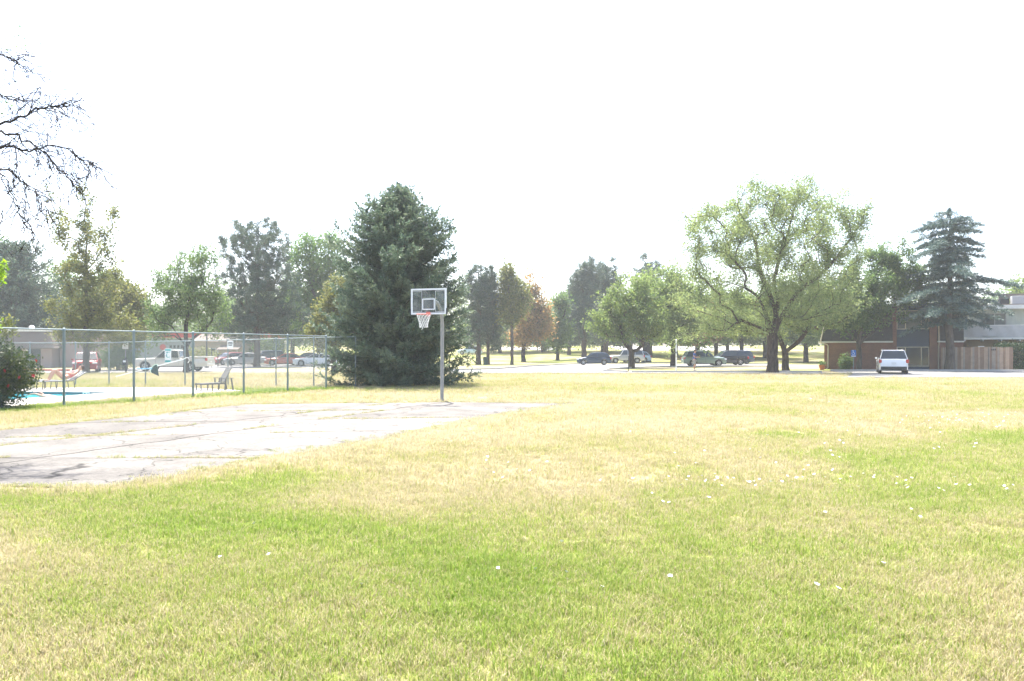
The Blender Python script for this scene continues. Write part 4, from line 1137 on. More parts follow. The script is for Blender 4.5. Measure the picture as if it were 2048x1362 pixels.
# ------------------------------------------------------------------ chain link fence
def link_panel(L, h, pitch=0.042, r=0.0021):
    mb = MB()
    nw = int(L / pitch); nz = int(h / pitch)
    V = mb.v; F = mb.f
    ring = [(math.cos(2 * PI * q / 3), math.sin(2 * PI * q / 3)) for q in range(3)]
    for i in range(nw):
        b = len(V)
        for k in range(nz + 1):
            x = (i + ((k + i) % 2)) * pitch; z = 0.06 + k * pitch
            yo = 0.002 if (k + i) % 2 else -0.002
            for c, s_ in ring: V.append((x + c * r * 1.3, yo + s_ * r, z))
        for k in range(nz):
            for q_ in range(3):
                q2 = (q_ + 1) % 3
                F.append((b + k * 3 + q_, b + k * 3 + q2, b + k * 3 + 3 + q2, b + k * 3 + 3 + q_))
    return mb.mesh('wire_mesh')
def fence_run(name, label, pts, h, post_r, rail_r, panel_me, panel_L, panel_h, extra_end=False):
    root = thing(name, label, 'fence', (pts[0][0], pts[0][1], 0))
    o = Vector((pts[0][0], pts[0][1], 0))
    pm = MB().tube([(0, 0, -0.1), (0, 0, 1.0)], post_r, n=10).mesh('post', 1.0)
    cm = MB().lathe([(post_r * 1.25, 0), (post_r * 1.25, 0.05), (post_r * 0.8, 0.085), (post_r * 0.2, 0.1)], n=10).mesh('post_cap', 1.0)
    for i, p in enumerate(pts):
        hh = h[i]
        po = link('post', pm, M['galv'], root, Vector((p[0], p[1], 0)) - o); po.scale = (1, 1, hh)
        c = link('post_cap', cm, M['galv'], po); c.location = (0, 0, 1.0 - 0.03); c.scale = (1, 1, 1 / hh)
    for i in range(len(pts) - 1):
        a = Vector((pts[i][0], pts[i][1], h[i] - 0.03)) - o; b = Vector((pts[i + 1][0], pts[i + 1][1], h[i + 1] - 0.03)) - o
        MB().tube([a, b], rail_r, n=8).build('top_rail', M['galv'], root, smooth=1.0)
        L = math.hypot(b.x - a.x, b.y - a.y)
        w = link('wire_mesh', panel_me, M['wire'], root, (a.x, a.y, 0)); w['kind'] = 'stuff'
        w.rotation_euler = (0, 0, math.atan2(b.y - a.y, b.x - a.x)); w.scale = (L / panel_L, 1, (h[i] - 0.05) / panel_h)
    return root
import itertools
span = Vector((FENCE_B[0] - FENCE_A[0], FENCE_B[1] - FENCE_A[1])) / 6
fpts = [(FENCE_A[0] + span.x * i, FENCE_A[1] + span.y * i) for i in range(-3, 7)]
PL = span.length
panel = link_panel(PL, 2.36)
fence_run('chain_link_fence', 'tall chain link fence in front of the swimming pool', fpts, [2.39] * len(fpts), 0.042, 0.024, panel, PL, 2.40)
bx = [60, 151, 218, 291, 370, 456, 552]
bpts = []
for px in bx:
    # intersect the view column with the back fence line
    t_ = (px - 1024) / FPX
    (x1, y1), (x2, y2) = BACK_A, BACK_B
    s_ = (t_ * y1 - x1) / ((x2 - x1) - t_ * (y2 - y1))
    bpts.append((x1 + (x2 - x1) * s_, y1 + (y2 - y1) * s_))
bpts = [(bpts[0][0] - 2.4, bpts[0][1] + 0.2)] + bpts + [(-9.3, 37.0), (-7.3, 36.8)]
fence_run('chain_link_fence', 'chain link fence on the far side of the pool', bpts, [2.12, 2.12, 2.12, 2.13, 2.18, 2.2, 2.25, 2.3, 2.36, 2.39], 0.032, 0.02, panel, PL, 2.40)
# corner down-run beside the spruce is part of the front run's end post

# signs on the back fence
def sign_plate(name, label, px, py0, py1, wpx, Y, mat, lines, linemat, cat='sign'):
    c = at(px, (py0 + py1) / 2, Y); k_ = Y / FPX
    w = wpx * k_; h = (py1 - py0) * k_
    root = thing(name, label, cat, (c.x, c.y, c.z - h / 2))
    MB().box((0, 0, h / 2), (w, 0.012, h)).build('plate', mat, root, bevel=0.004)
    for (u, v, lw, lh) in lines:
        MB().box((u * w / 2, -0.009, v * h), (lw * w, 0.004, lh * h)).build('print', linemat, root)
    return root
M['teal'] = plain('teal_sign_print', (0.03, 0.33, 0.33), rough=0.5)
M['signblue'] = plain('blue_sign_print', (0.02, 0.12, 0.42), rough=0.5)
sy = BACK_A[1] - 0.5
s1 = sign_plate('pool_sign', 'white and teal pool safety notice with a swimmer figure on the back fence', 336, 697, 725, 13, 37.95, M['white'], [(0, 0.9, 0.9, 0.14), (0, 0.09, 0.9, 0.15), (0, 0.74, 0.7, 0.04)], M['teal'])
mb = MB()
mb.tube([(-0.08, -0.012, 0.30), (-0.05, -0.012, 0.42)], 0.022, n=6); mb.tube([(-0.08, -0.012, 0.30), (0.0, -0.012, 0.24), (0.09, -0.012, 0.27)], 0.018, n=6)
mb.lathe([(0.004, -0.005), (0.03, -0.005), (0.03, 0.005), (0.004, 0.005)], n=10, M=Matrix.Translation((-0.04, -0.012, 0.48)) @ Matrix.Rotation(PI / 2, 4, 'X'))
mb.build('figure', M['teal'], s1)
sign_plate('notice_sign', 'small white notice board with dark lines above the wooden chaise', 460.5, 682, 697, 12, 37.4, M['white'], [(0, 0.82, 0.75, 0.12), (0, 0.62, 0.8, 0.12), (0, 0.42, 0.6, 0.10)], M['black_metal'])
ps = thing('post_sign', 'plain pale sign on a thin post behind the pool', 'sign', (gx(251, 60), 60, 0))
MB().tube([(0, 0, -0.1), (0, 0, 2.3)], 0.03, n=8).build('post', M['grey_metal'], ps)
MB().box((0, -0.04, 2.08), (0.46, 0.02, 0.5)).build('plate', M['white'], ps, bevel=0.01)
# pool tools hanging along the back fence
rp = thing('rescue_pole', 'long white rescue pole slung diagonally along the back fence', 'pole', (gx(232, 37.7), 37.7, 0))
a = Vector((0, 0, at(232, 753, 37.7).z)); b = Vector((gx(366, 37.35) - gx(232, 37.7), -0.35, at(366, 719, 37.35).z))
MB().tube([a, b], 0.02, n=8).build('shaft', M['white_metal'], rp, smooth=1.0)
hk = MB(); d = (b - a).normalized()
hk.tube([b, b + d * 0.15 + Vector((0, 0, 0.05)), b + d * 0.28 + Vector((0, 0, 0.02)), b + d * 0.33 + Vector((0, 0, -0.12)), b + d * 0.25 + Vector((0, 0, -0.22))], 0.016, n=8)
hk.build('hook', M['white_metal'], rp, smooth=1.0)
sn = thing('skimmer_net', 'pool skimmer net with blue pole and dark pointed bag on the back fence', 'net', (gx(276, 37.55), 37.55, 0))
M['blue_tube'] = plain('blue_tube', (0.10, 0.35, 0.6), rough=0.4)
M['netting'] = plain('dark_netting', (0.02, 0.05, 0.05), rough=0.9)
M['limeplastic'] = plain('pale_green_rim', (0.55, 0.75, 0.6), rough=0.4)
za = at(276, 737, 37.55).z
MB().tube([(0, -0.1, za), (gx(306, 37.5) - gx(276, 37.55), -0.1, za - 0.01)], 0.022, n=8).build('handle', M['blue_tube'], sn, smooth=1.0)
cx_ = gx(309, 37.5) - gx(276, 37.55)
rim = [(cx_ + 0.13 * math.cos(t) + 0.10 * math.sin(t), -0.1, za + 0.0 + 0.20 * math.sin(t) - 0.0) for t in np.linspace(0, 2 * PI, 17)]
MB().tube(rim, 0.018, n=6, cap=False).build('rim', M['limeplastic'], sn, smooth=1.0)
bag = MB()
nb = 16
bag.add([(p[0], p[1] - 0.005, p[2]) for p in rim[:nb]] + [(cx_ + 0.28, -0.2, za - 0.36)], [(i, (i + 1) % nb, nb) for i in range(nb)])
bag.build('bag', M['netting'], sn)

# ------------------------------------------------------------------ basketball hoop
HX, HY = -2.36, 26.55
hd = Vector((-0.32, -0.947, 0)).normalized()
hoop = thing('basketball_hoop', 'freestanding basketball hoop with clear backboard and white net', 'basketball hoop', (HX, HY, 0), math.atan2(hd.y, hd.x))
hoop.location.z = -0.17
# local x points out over the court
lean = 0.06
pole = [(0.0, 0, -0.2), (0.02, 0.015, 1.0), (0.045, 0.03, 2.0), (0.07, 0.045, 2.75), (0.11, 0.045, 3.02), (0.24, 0.045, 3.28), (0.45, 0.04, 3.46), (0.72, 0.03, 3.53), (0.98, 0.02, 3.535)]
MB().tube(pole, [0.062] * 4 + [0.058] * 5, n=14).build('pole', M['grey_metal'], hoop, smooth=1.0)
MB().lathe([(0.13, 0.15), (0.13, 0.182), (0.075, 0.20), (0.068, 0.27)], n=16).build('base_collar', M['grey_metal'], hoop, smooth=0.7)
BXL = 1.06; BZ0, BZ1 = 3.06, 3.90; BW = 1.25
MB().box((0.99, 0.0, 3.42), (0.10, 0.40, 0.36)).build('mounting_bracket', M['grey_metal'], hoop, bevel=0.01)
br = MB()
for s_ in (-1, 1): br.bar((0.75, 0.05 * s_, 3.40), (BXL - 0.04, 0.16 * s_, 3.12), 0.03, 0.03)
br.build('brace', M['grey_metal'], hoop)
def acrylic():
    m, nt, b, o = new_mat('scratched_acrylic')
    N, L = nt.nodes, nt.links
    tr = N.new('ShaderNodeBsdfTransparent'); tr.inputs['Color'].default_value = (0.80, 0.83, 0.82, 1)
    mx = N.new('ShaderNodeMixShader')
    nz = N.new('ShaderNodeTexNoise'); nz.inputs['Scale'].default_value = 4.0; nz.inputs['Detail'].default_value = 5
    tc = N.new('ShaderNodeTexCoord'); L.new(tc.outputs['Object'], nz.inputs['Vector'])
    mr = N.new('ShaderNodeMapRange'); mr.inputs['From Min'].default_value = 0.35; mr.inputs['From Max'].default_value = 0.7; mr.inputs['To Min'].default_value = 0.05; mr.inputs['To Max'].default_value = 0.22
    L.new(nz.outputs['Fac'], mr.inputs['Value']); L.new(mr.outputs[0], mx.inputs[0])
    b.inputs['Base Color'].default_value = (0.5, 0.52, 0.52, 1); b.inputs['Roughness'].default_value = 0.2
    L.new(tr.outputs[0], mx.inputs[1]); L.new(b.outputs[0], mx.inputs[2]); L.new(mx.outputs[0], o.inputs['Surface'])
    return m
M['acrylic'] = acrylic()
zc = (BZ0 + BZ1) / 2; bh = BZ1 - BZ0
bb = MB().box((BXL, 0, zc), (0.012, BW - 0.06, bh - 0.06)).build('backboard', M['acrylic'], hoop)
fr = MB()
t_ = 0.055
for s_ in (-1, 1):
    fr.box((BXL, s_ * (BW / 2 - t_ / 2), zc), (0.045, t_, bh))
    fr.box((BXL, 0, zc + s_ * (bh / 2 - t_ / 2)), (0.045, BW - 2 * t_ - 0.004, t_))
fr.build('frame', M['white_metal'], bb)
ln = MB()
for s_ in (-1, 1):
    ln.box((BXL + 0.009, s_ * 0.205, zc), (0.004, 0.022, bh - 0.12))
    ln.box((BXL - 0.02, s_ * (BW / 2 - 0.066), zc), (0.004, 0.022, bh - 0.12))
ln.box((BXL - 0.02, 0, BZ1 - 0.066), (0.004, BW - 0.16, 0.022)); ln.box((BXL - 0.02, 0, BZ0 + 0.066), (0.004, BW - 0.16, 0.022))
ln.build('stripe', M['black_metal'], bb)
for s_ in (-1, 1):
    il = MB()
    for q0 in (-1, 1):
        il.box((BXL + 0.0085, s_ * 0.405 + q0 * 0.165, zc), (0.003, 0.008, bh - 0.16))
    for q0 in (-1, 1): il.box((BXL + 0.0085, s_ * 0.405, zc + q0 * (bh / 2 - 0.085)), (0.003, 0.33, 0.008))
    il.build('inner_line', M['white_metal'], bb)
sq = MB()
sz0 = BZ0 + 0.17
for s_ in (-1, 1): sq.box((BXL + 0.014, s_ * 0.205, sz0 + 0.16), (0.006, 0.035, 0.36))
for zz in (sz0 - 0.005, sz0 + 0.325): sq.box((BXL + 0.0142, 0, zz), (0.006, 0.375, 0.035))
sq.build('target_square', M['white_metal'], bb)
MB().box((BXL - 0.03, 0, sz0 + 0.16), (0.02, 0.36, 0.30)).build('backing_plate', M['black_metal'], hoop)
for s_ in (-1, 1): MB().box((BXL, s_ * (BW / 2 + 0.012), BZ0 + 0.09), (0.06, 0.03, 0.20)).build('corner_pad', M['black_metal'], bb)
RX = BXL + 0.15 + 0.229
ring = [(RX + 0.229 * math.cos(t), 0.229 * math.sin(t), 3.05) for t in np.linspace(0, 2 * PI, 25)]
rimo = MB().tube(ring, 0.012, n=8, cap=False).build('rim', M['orange_metal'], hoop, smooth=1.0)
rb = MB(); rb.box((BXL + 0.03, 0, 3.07), (0.02, 0.14, 0.14)); rb.bar((BXL + 0.03, 0.06, 3.05), (RX - 0.2, 0.1, 3.05), 0.02, 0.02); rb.bar((BXL + 0.03, -0.06, 3.05), (RX - 0.2, -0.1, 3.05), 0.02, 0.02)
rb.build('rim_bracket', M['orange_metal'], rimo)
nt_ = MB(); NS = 12
levels = [(0.225, 3.045), (0.20, 2.96), (0.17, 2.87), (0.145, 2.78), (0.13, 2.70), (0.135, 2.62)]
for k in range(NS):
    for sg in (-1, 1):
        pts = []
        for i, (r_, z_) in enumerate(levels):
            a = 2 * PI * (k + sg * 0.5 * i) / NS
            pts.append((RX + r_ * math.cos(a), r_ * math.sin(a), z_))
        nt_.tube(pts, 0.0055, n=4, cap=False)
nt_.tube([(RX + 0.10, 0.02, 2.62), (RX + 0.11, 0.0, 2.58), (RX + 0.10, -0.02, 2.55)], 0.008, n=4)
nt_.build('net', M['net'], hoop)
# ------------------------------------------------------------------ pool furniture
M['weathered'] = plain('weathered_grey_wood', (0.125, 0.125, 0.12), rough=0.85, var=0.25, scale=14)
M['strap'] = plain('grey_vinyl_strap', (0.36, 0.37, 0.37), rough=0.5)
M['dark_alu'] = plain('dark_frame_metal', (0.06, 0.065, 0.07), rough=0.5, metal=0.3)
def slat_chair(label, loc, rz):
    root = thing('slatted_chaise', label, 'chaise', loc, rz)
    # x+ towards the feet
    for i in range(9):
        x = 0.30 + i * 0.125
        MB().box((x, 0, 0.36 - 0.002 * i), (0.105, 0.60, 0.025)).build('seat_slat', M['weathered'], root, bevel=0.004)
    bd = Vector((-math.cos(1.05), 0, math.sin(1.05)))
    for i in range(8):
        p = Vector((0.24, 0, 0.40)) + bd * (0.05 + i * 0.105)
        R = Matrix.Rotation(-1.05, 3, 'Y') if False else Matrix((bd, Vector((0, 1, 0)), bd.cross(Vector((0, 1, 0))))).transposed()
        MB().box(p, (0.088, 0.60, 0.024), mat=R).build('back_slat', M['weathered'], root, bevel=0.004)
    for s_ in (-1, 1):
        MB().bar((0.18, s_ * 0.27, 0.325), (1.42, s_ * 0.27, 0.315), 0.035, 0.07).build('side_rail', M['weathered'], root)
        MB().bar((0.235, s_ * 0.22, 0.36), Vector((0.235, s_ * 0.22, 0.36)) + bd * 0.9, 0.03, 0.035).build('back_stile', M['weathered'], root)
        MB().box((1.36, s_ * 0.25, 0.15), (0.05, 0.05, 0.30)).build('leg', M['weathered'], root)
        MB().box((0.80, s_ * 0.25, 0.15), (0.05, 0.05, 0.30)).build('leg', M['weathered'], root)
        MB().bar((0.22, s_ * 0.335, 0), (0.16, s_ * 0.335, 0.56), 0.05, 0.07).build('leg', M['weathered'], root)
        MB().bar((-0.20, s_ * 0.335, 0), (-0.10, s_ * 0.335, 0.56), 0.05, 0.06).build('leg', M['weathered'], root)
        MB().bar((-0.22, s_ * 0.36, 0.575), (0.46, s_ * 0.36, 0.585), 0.11, 0.025).build('armrest', M['weathered'], root, bevel=0.006)
        MB().box((0.40, s_ * 0.335, 0.45), (0.05, 0.05, 0.22)).build('arm_post', M['weathered'], root)
    return root
slat_chair('grey wooden slatted chaise with arms on the pool deck by the grass', (gx(452, 33.9), 33.9, 0.03), math.radians(226)).scale = (0.88, 0.88, 0.88)
def lounger(label, loc, rz, back=0.55):
    root = thing('pool_lounger', label, 'lounger', loc, rz, 'loungers beside the pool')
    fr = MB()
    for s_ in (-1, 1): fr.tube([(-0.95, s_ * 0.31, 0.36), (0.35, s_ * 0.31, 0.36)], 0.02, n=8)
    fr.tube([(-0.95, -0.31, 0.36), (-0.95, 0.31, 0.36)], 0.02, n=8)
    for s_ in (-1, 1): fr.tube([(0.35, s_ * 0.31, 0.36), (0.35 + 0.75 * math.cos(back), s_ * 0.31, 0.36 + 0.75 * math.sin(back))], 0.02, n=8)
    fr.tube([(0.35 + 0.75 * math.cos(back), -0.31, 0.36 + 0.75 * math.sin(back)), (0.35 + 0.75 * math.cos(back), 0.31, 0.36 + 0.75 * math.sin(back))], 0.02, n=8)
    fr.build('frame', M['dark_alu'], root, smooth=1.0)
    for i in range(13): MB().box((-0.89 + i * 0.1, 0, 0.372), (0.07, 0.60, 0.008)).build('strap', M['strap'], root)
    bd = Vector((math.cos(back), 0, math.sin(back)))
    R = Matrix((bd, Vector((0, 1, 0)), bd.cross(Vector((0, 1, 0))))).transposed()
    for i in range(7): MB().box(Vector((0.37, 0, 0.38)) + bd * (0.05 + i * 0.1), (0.07, 0.60, 0.008), mat=R).build('strap', M['strap'], root)
    for x in (-0.82, -0.25, 0.42):
        for s_ in (-1, 1): MB().tube([(x, s_ * 0.31, 0.36), (x + (0.05 if x > 0 else -0.03), s_ * 0.31, 0)], 0.018, n=8).build('leg', M['dark_alu'], root, smooth=1.0)
    return root
LZ = math.radians(52)
lounger('dark framed pool lounger with a person sunbathing on it', (gx(121, 34.4), 34.4, 0.03), LZ)
lounger('empty white strapped lounger half hidden by the flowering bush', (gx(70, 35.3), 35.3, 0.03), math.radians(165), back=0.12)

# ------------------------------------------------------------------ people
def skin_mesh(name, joints, edges, mat, parent, sub=2):
    """joints: name -> (pos, radius or (rx, ry)); grows one continuous surface"""
    keys = list(joints)
    me = bpy.data.meshes.new(name)
    me.from_pydata([joints[k][0] for k in keys], [(keys.index(a), keys.index(b)) for a, b in edges], [])
    o = bpy.data.objects.new(name, me); COL.objects.link(o)
    sm = o.modifiers.new('skin', 'SKIN'); sm.use_smooth_shade = True
    for i, k in enumerate(keys):
        r = joints[k][1]; sv = me.skin_vertices[0].data[i]
        sv.radius = r if isinstance(r, tuple) else (r, r)
        sv.use_root = (i == 0)
    ss = o.modifiers.new('sub', 'SUBSURF'); ss.levels = sub; ss.render_levels = sub
    dg = bpy.context.evaluated_depsgraph_get()
    m2 = bpy.data.meshes.new_from_object(o.evaluated_get(dg))
    m2.name = name
    bpy.data.objects.remove(o)
    return link(name, m2, mat, parent)
def hand_joints(J, E, wrist, tag, d, up, side, curl=0.5):
    """palm plus five unequal bent fingers"""
    d = Vector(d).normalized(); up = Vector(up).normalized(); side = Vector(side).normalized()
    w = Vector(J[wrist][0])
    J[tag + 'palm'] = (tuple(w + d * 0.07), (0.036, 0.02)); E.append((wrist, tag + 'palm'))
    for i, (o_, l) in enumerate(((-0.03, 0.07), (-0.01, 0.082), (0.01, 0.076), (0.029, 0.06))):
        b = w + d * 0.10 + side * o_
        m = b + d * l * 0.5 - up * curl * 0.02
        e_ = m + d * l * 0.4 - up * curl * 0.05
        for nm, p in (('a', b), ('b', m), ('c', e_)): J[f'{tag}f{i}{nm}'] = (tuple(p), 0.009)
        E += [(tag + 'palm', f'{tag}f{i}a'), (f'{tag}f{i}a', f'{tag}f{i}b'), (f'{tag}f{i}b', f'{tag}f{i}c')]
    b = w + d * 0.045 - side * 0.035; e_ = b + d * 0.05 - side * 0.03 - up * 0.01
    J[tag + 'ta'] = (tuple(b), 0.011); J[tag + 'tb'] = (tuple(e_), 0.009)
    E += [(tag + 'palm', tag + 'ta'), (tag + 'ta', tag + 'tb')]
def face_parts(parent, c, fwd, up, hairm, r=0.105, cover='short'):
    """nose, ears, eyes, mouth and hair on a head centred at c"""
    f = Vector(fwd).normalized(); u = Vector(up).normalized(); s_ = f.cross(u)
    R = Matrix((f, -s_, u)).transposed().to_4x4()
    T = Matrix.Translation(c) @ R
    mb = MB()
    mb.add([T @ Vector(p) for p in ((0.098, 0, 0.012), (0.088, 0.016, -0.03), (0.088, -0.016, -0.03), (0.118, 0, -0.028))], [(0, 1, 3), (0, 3, 2), (1, 2, 3)])
    for y in (-1, 1):
        mb.lathe([(0.004, -0.008), (0.026, -0.006), (0.024, 0.006), (0.004, 0.008)], n=8, M=T @ Matrix.Translation((0.0, y * 0.083, -0.005)) @ Matrix.Rotation(PI / 2, 4, 'X'))
    mb.build('face_feature', M['skin'], parent)
    ey = MB()
    for y in (-0.033, 0.033): ey.box(T @ Vector((0.094, y, 0.012)), (0.012, 0.026, 0.012), mat=R.to_3x3())
    ey.build('eye', M['hair'], parent)
    mo = MB().box(T @ Vector((0.092, 0, -0.055)), (0.012, 0.045, 0.008), mat=R.to_3x3()); mo.build('mouth', M['amber'], parent)
    # hair: a cap over the back and top of the skull
    hb = MB(); nu, nv = 14, 9
    for i in range(nv + 1):
        th = (i / nv) * 1.95
        for j in range(nu):
            ph = 2 * PI * j / nu
            x = math.sin(th) * math.cos(ph); y = math.sin(th) * math.sin(ph); z = math.cos(th)
            lim = 1.0 if x < 0.35 else max(0.0, 1 - 1.4 * max(0, th - 0.9))
            rr = r * (1.08 if lim > 0 else 0.9)
            hb.v.append(tuple(T @ Vector((x * rr * 0.98 - 0.012, y * rr * 0.86, z * rr * 1.12 + 0.015))))
    for i in range(nv):
        for j in range(nu):
            hb.f.append((i * nu + j, i * nu + (j + 1) % nu, (i + 1) * nu + (j + 1) % nu, (i + 1) * nu + j))
    hb.build('hair', hairm, parent, smooth=1.5)

M['blue_shirt'] = plain('blue_cloth', (0.035, 0.075, 0.24), rough=0.85, scale=20)
M['grey_cloth'] = plain('grey_cloth', (0.25, 0.26, 0.27), rough=0.9, scale=20)
M['white_cloth'] = plain('white_cloth', (0.75, 0.75, 0.74), rough=0.9)
M['black_leather'] = plain('black_shoe', (0.02, 0.02, 0.02), rough=0.6)
M['red_cloth'] = plain('red_cloth', (0.45, 0.06, 0.05), rough=0.85)
M['pink_cloth'] = plain('rose_cloth', (0.50, 0.14, 0.13), rough=0.85)

def standing_man():
    root = thing('person', 'man in blue shirt and grey shorts standing on the grass island', 'person', (gx(1389, 65.6), 65.6, 0.0), math.radians(-25))
    # x+ is where he faces
    J = {'pelvis': ((0, 0, 0.96), (0.15, 0.11)), 'waist': ((0.0, 0, 1.10), (0.14, 0.10)), 'chest': ((0.01, 0, 1.32), (0.165, 0.115)), 'neck0': ((0.02, 0, 1.48), (0.075, 0.07)), 'neck': ((0.035, 0, 1.55), 0.056), 'jaw': ((0.075, 0, 1.615), (0.068, 0.072)), 'skull': ((0.055, 0, 1.70), (0.088, 0.098)), 'crown': ((0.04, 0, 1.765), (0.06, 0.065))}
    E = [('pelvis', 'waist'), ('waist', 'chest'), ('chest', 'neck0'), ('neck0', 'neck'), ('neck', 'jaw'), ('jaw', 'skull'), ('skull', 'crown')]
    for s_, n in ((1, 'l'), (-1, 'r')):
        J.update({n + 'sh': ((0.01, s_ * 0.18, 1.43), 0.062), n + 'el': ((0.05, s_ * 0.26, 1.16), 0.047), n + 'wr': ((0.29, s_ * 0.13, 1.18), 0.03),
                  n + 'hip': ((0, s_ * 0.09, 0.90), 0.092), n + 'kn': ((0.03, s_ * 0.105, 0.50), 0.06), n + 'ca': ((-0.01, s_ * 0.11, 0.34), 0.058), n + 'an': ((-0.02, s_ * 0.115, 0.09), 0.038), n + 'toe': ((0.14, s_ * 0.13, 0.04), 0.035)})
        E += [('chest', n + 'sh'), (n + 'sh', n + 'el'), (n + 'el', n + 'wr'), ('pelvis', n + 'hip'), (n + 'hip', n + 'kn'), (n + 'kn', n + 'ca'), (n + 'ca', n + 'an'), (n + 'an', n + 'toe')]
        hand_joints(J, E, n + 'wr', n, (0.9, -s_ * 0.4, 0.05), (0, 0, 1), (s_ * 0.4, 0.9 * 1, 0) if s_ > 0 else (0.4, 0.9, 0), 0.9)
    skin_mesh('body', J, E, M['skin'], root)
    S = {'w': ((0, 0, 0.86), (0.175, 0.14)), 'waist': ((0.0, 0, 1.10), (0.165, 0.125)), 'chest': ((0.01, 0, 1.32), (0.185, 0.135)), 'nk': ((0.018, 0, 1.485), (0.09, 0.085))}
    SE = [('w', 'waist'), ('waist', 'chest'), ('chest', 'nk')]
    for s_, n in ((1, 'l'), (-1, 'r')):
        S.update({n + 'sh': ((0.01, s_ * 0.185, 1.43), 0.083), n + 'm': ((0.03, s_ * 0.235, 1.27), 0.072)})
        SE += [('chest', n + 'sh'), (n + 'sh', n + 'm')]
    skin_mesh('shirt', S, SE, M['blue_shirt'], root)
    H = {'p': ((0, 0, 0.95), (0.165, 0.125))}; HE = []
    for s_, n in ((1, 'l'), (-1, 'r')):
        H.update({n + 'h': ((0, s_ * 0.095, 0.86), 0.112), n + 'k': ((0.028, s_ * 0.105, 0.56), 0.092)}); HE += [('p', n + 'h'), (n + 'h', n + 'k')]
    skin_mesh('shorts', H, HE, M['grey_cloth'], root)
    for s_ in (1, -1):
        skin_mesh('sock', {'a': ((-0.02, s_ * 0.115, 0.07), 0.045), 'b': ((-0.013, s_ * 0.112, 0.24), 0.052)}, [('a', 'b')], M['white_cloth'], root)
        skin_mesh('shoe', {'a': ((-0.05, s_ * 0.112, 0.05), 0.048), 'b': ((0.06, s_ * 0.122, 0.048), 0.048), 'c': ((0.17, s_ * 0.135, 0.038), 0.036)}, [('a', 'b'), ('b', 'c')], M['black_leather'], root)
    face_parts(root, (0.058, 0, 1.69), (0.94, 0, -0.34), (0.34, 0, 0.94), M['hair'])
    return root
man = standing_man()
dv = thing('handheld_device', 'small dark device held in both hands by the man', 'device', tuple(man.matrix_basis @ Vector((0.40, 0.0, 1.165))), math.radians(-25))
MB().box((0, 0, 0.02), (0.11, 0.17, 0.02)).build('case', M['darkplastic'], dv, bevel=0.006)
MB().tube([(0.04, 0.02, 0.03), (0.12, 0.04, 0.14)], 0.004, n=6).build('aerial', M['darkplastic'], dv)

def sunbather():
    o = Vector((gx(121, 34.4), 34.4, 0.03))
    root = thing('person', 'dark-haired person sunbathing on the lounger with knees drawn up', 'person', tuple(o), LZ)
    bk = 0.55; bd = Vector((math.cos(bk), 0, math.sin(bk)))
    p0 = Vector((0.22, 0, 0.50))
    ch = p0 + bd * 0.42; nk = p0 + bd * 0.60; hd_ = p0 + bd * 0.76 + Vector((0, 0, 0.03))
    J = {'pelvis': (tuple(p0), (0.15, 0.11)), 'chest': (tuple(ch), (0.16, 0.11)), 'neck': (tuple(nk), 0.055), 'skull': (tuple(hd_), (0.09, 0.10)), 'crown': (tuple(hd_ + bd * 0.07), 0.06)}
    E = [('pelvis', 'chest'), ('chest', 'neck'), ('neck', 'skull'), ('skull', 'crown')]
    for s_, n in ((1, 'l'), (-1, 'r')):
        sh = ch + Vector((0.05, s_ * 0.18, 0.04)); J[n + 'sh'] = (tuple(sh), 0.055); J[n + 'el'] = (tuple(sh + Vector((-0.2, s_ * 0.10, -0.10))), 0.043); J[n + 'wr'] = (tuple(sh + Vector((-0.38, s_ * 0.0, -0.06))), 0.03)
        J[n + 'hip'] = ((0.12, s_ * 0.09, 0.49), 0.09); J[n + 'kn'] = ((-0.25, s_ * 0.10, 0.86), 0.062); J[n + 'ca'] = ((-0.32, s_ * 0.10, 0.72), 0.055); J[n + 'an'] = ((-0.48, s_ * 0.10, 0.43), 0.036); J[n + 'toe'] = ((-0.64, s_ * 0.11, 0.41), 0.03)
        E += [('chest', n + 'sh'), (n + 'sh', n + 'el'), (n + 'el', n + 'wr'), ('pelvis', n + 'hip'), (n + 'hip', n + 'kn'), (n + 'kn', n + 'ca'), (n + 'ca', n + 'an'), (n + 'an', n + 'toe')]
        hand_joints(J, E, n + 'wr', n, (-1, 0, 0), (0, 0, 1), (0, s_, 0), 0.5)
    skin_mesh('body', J, E, M['skin'], root)
    skin_mesh('swimwear', {'a': (tuple(p0 + bd * 0.05), (0.17, 0.13)), 'b': (tuple(p0 + bd * 0.40), (0.178, 0.13)), 'c': (tuple(p0 + bd * 0.50), (0.13, 0.10))}, [('a', 'b'), ('b', 'c')], M['pink_cloth'], root)
    face_parts(root, tuple(hd_ + bd * 0.01), (-math.sin(bk), 0, math.cos(bk)), tuple(bd), M['hair'])
    return root
sunbather()
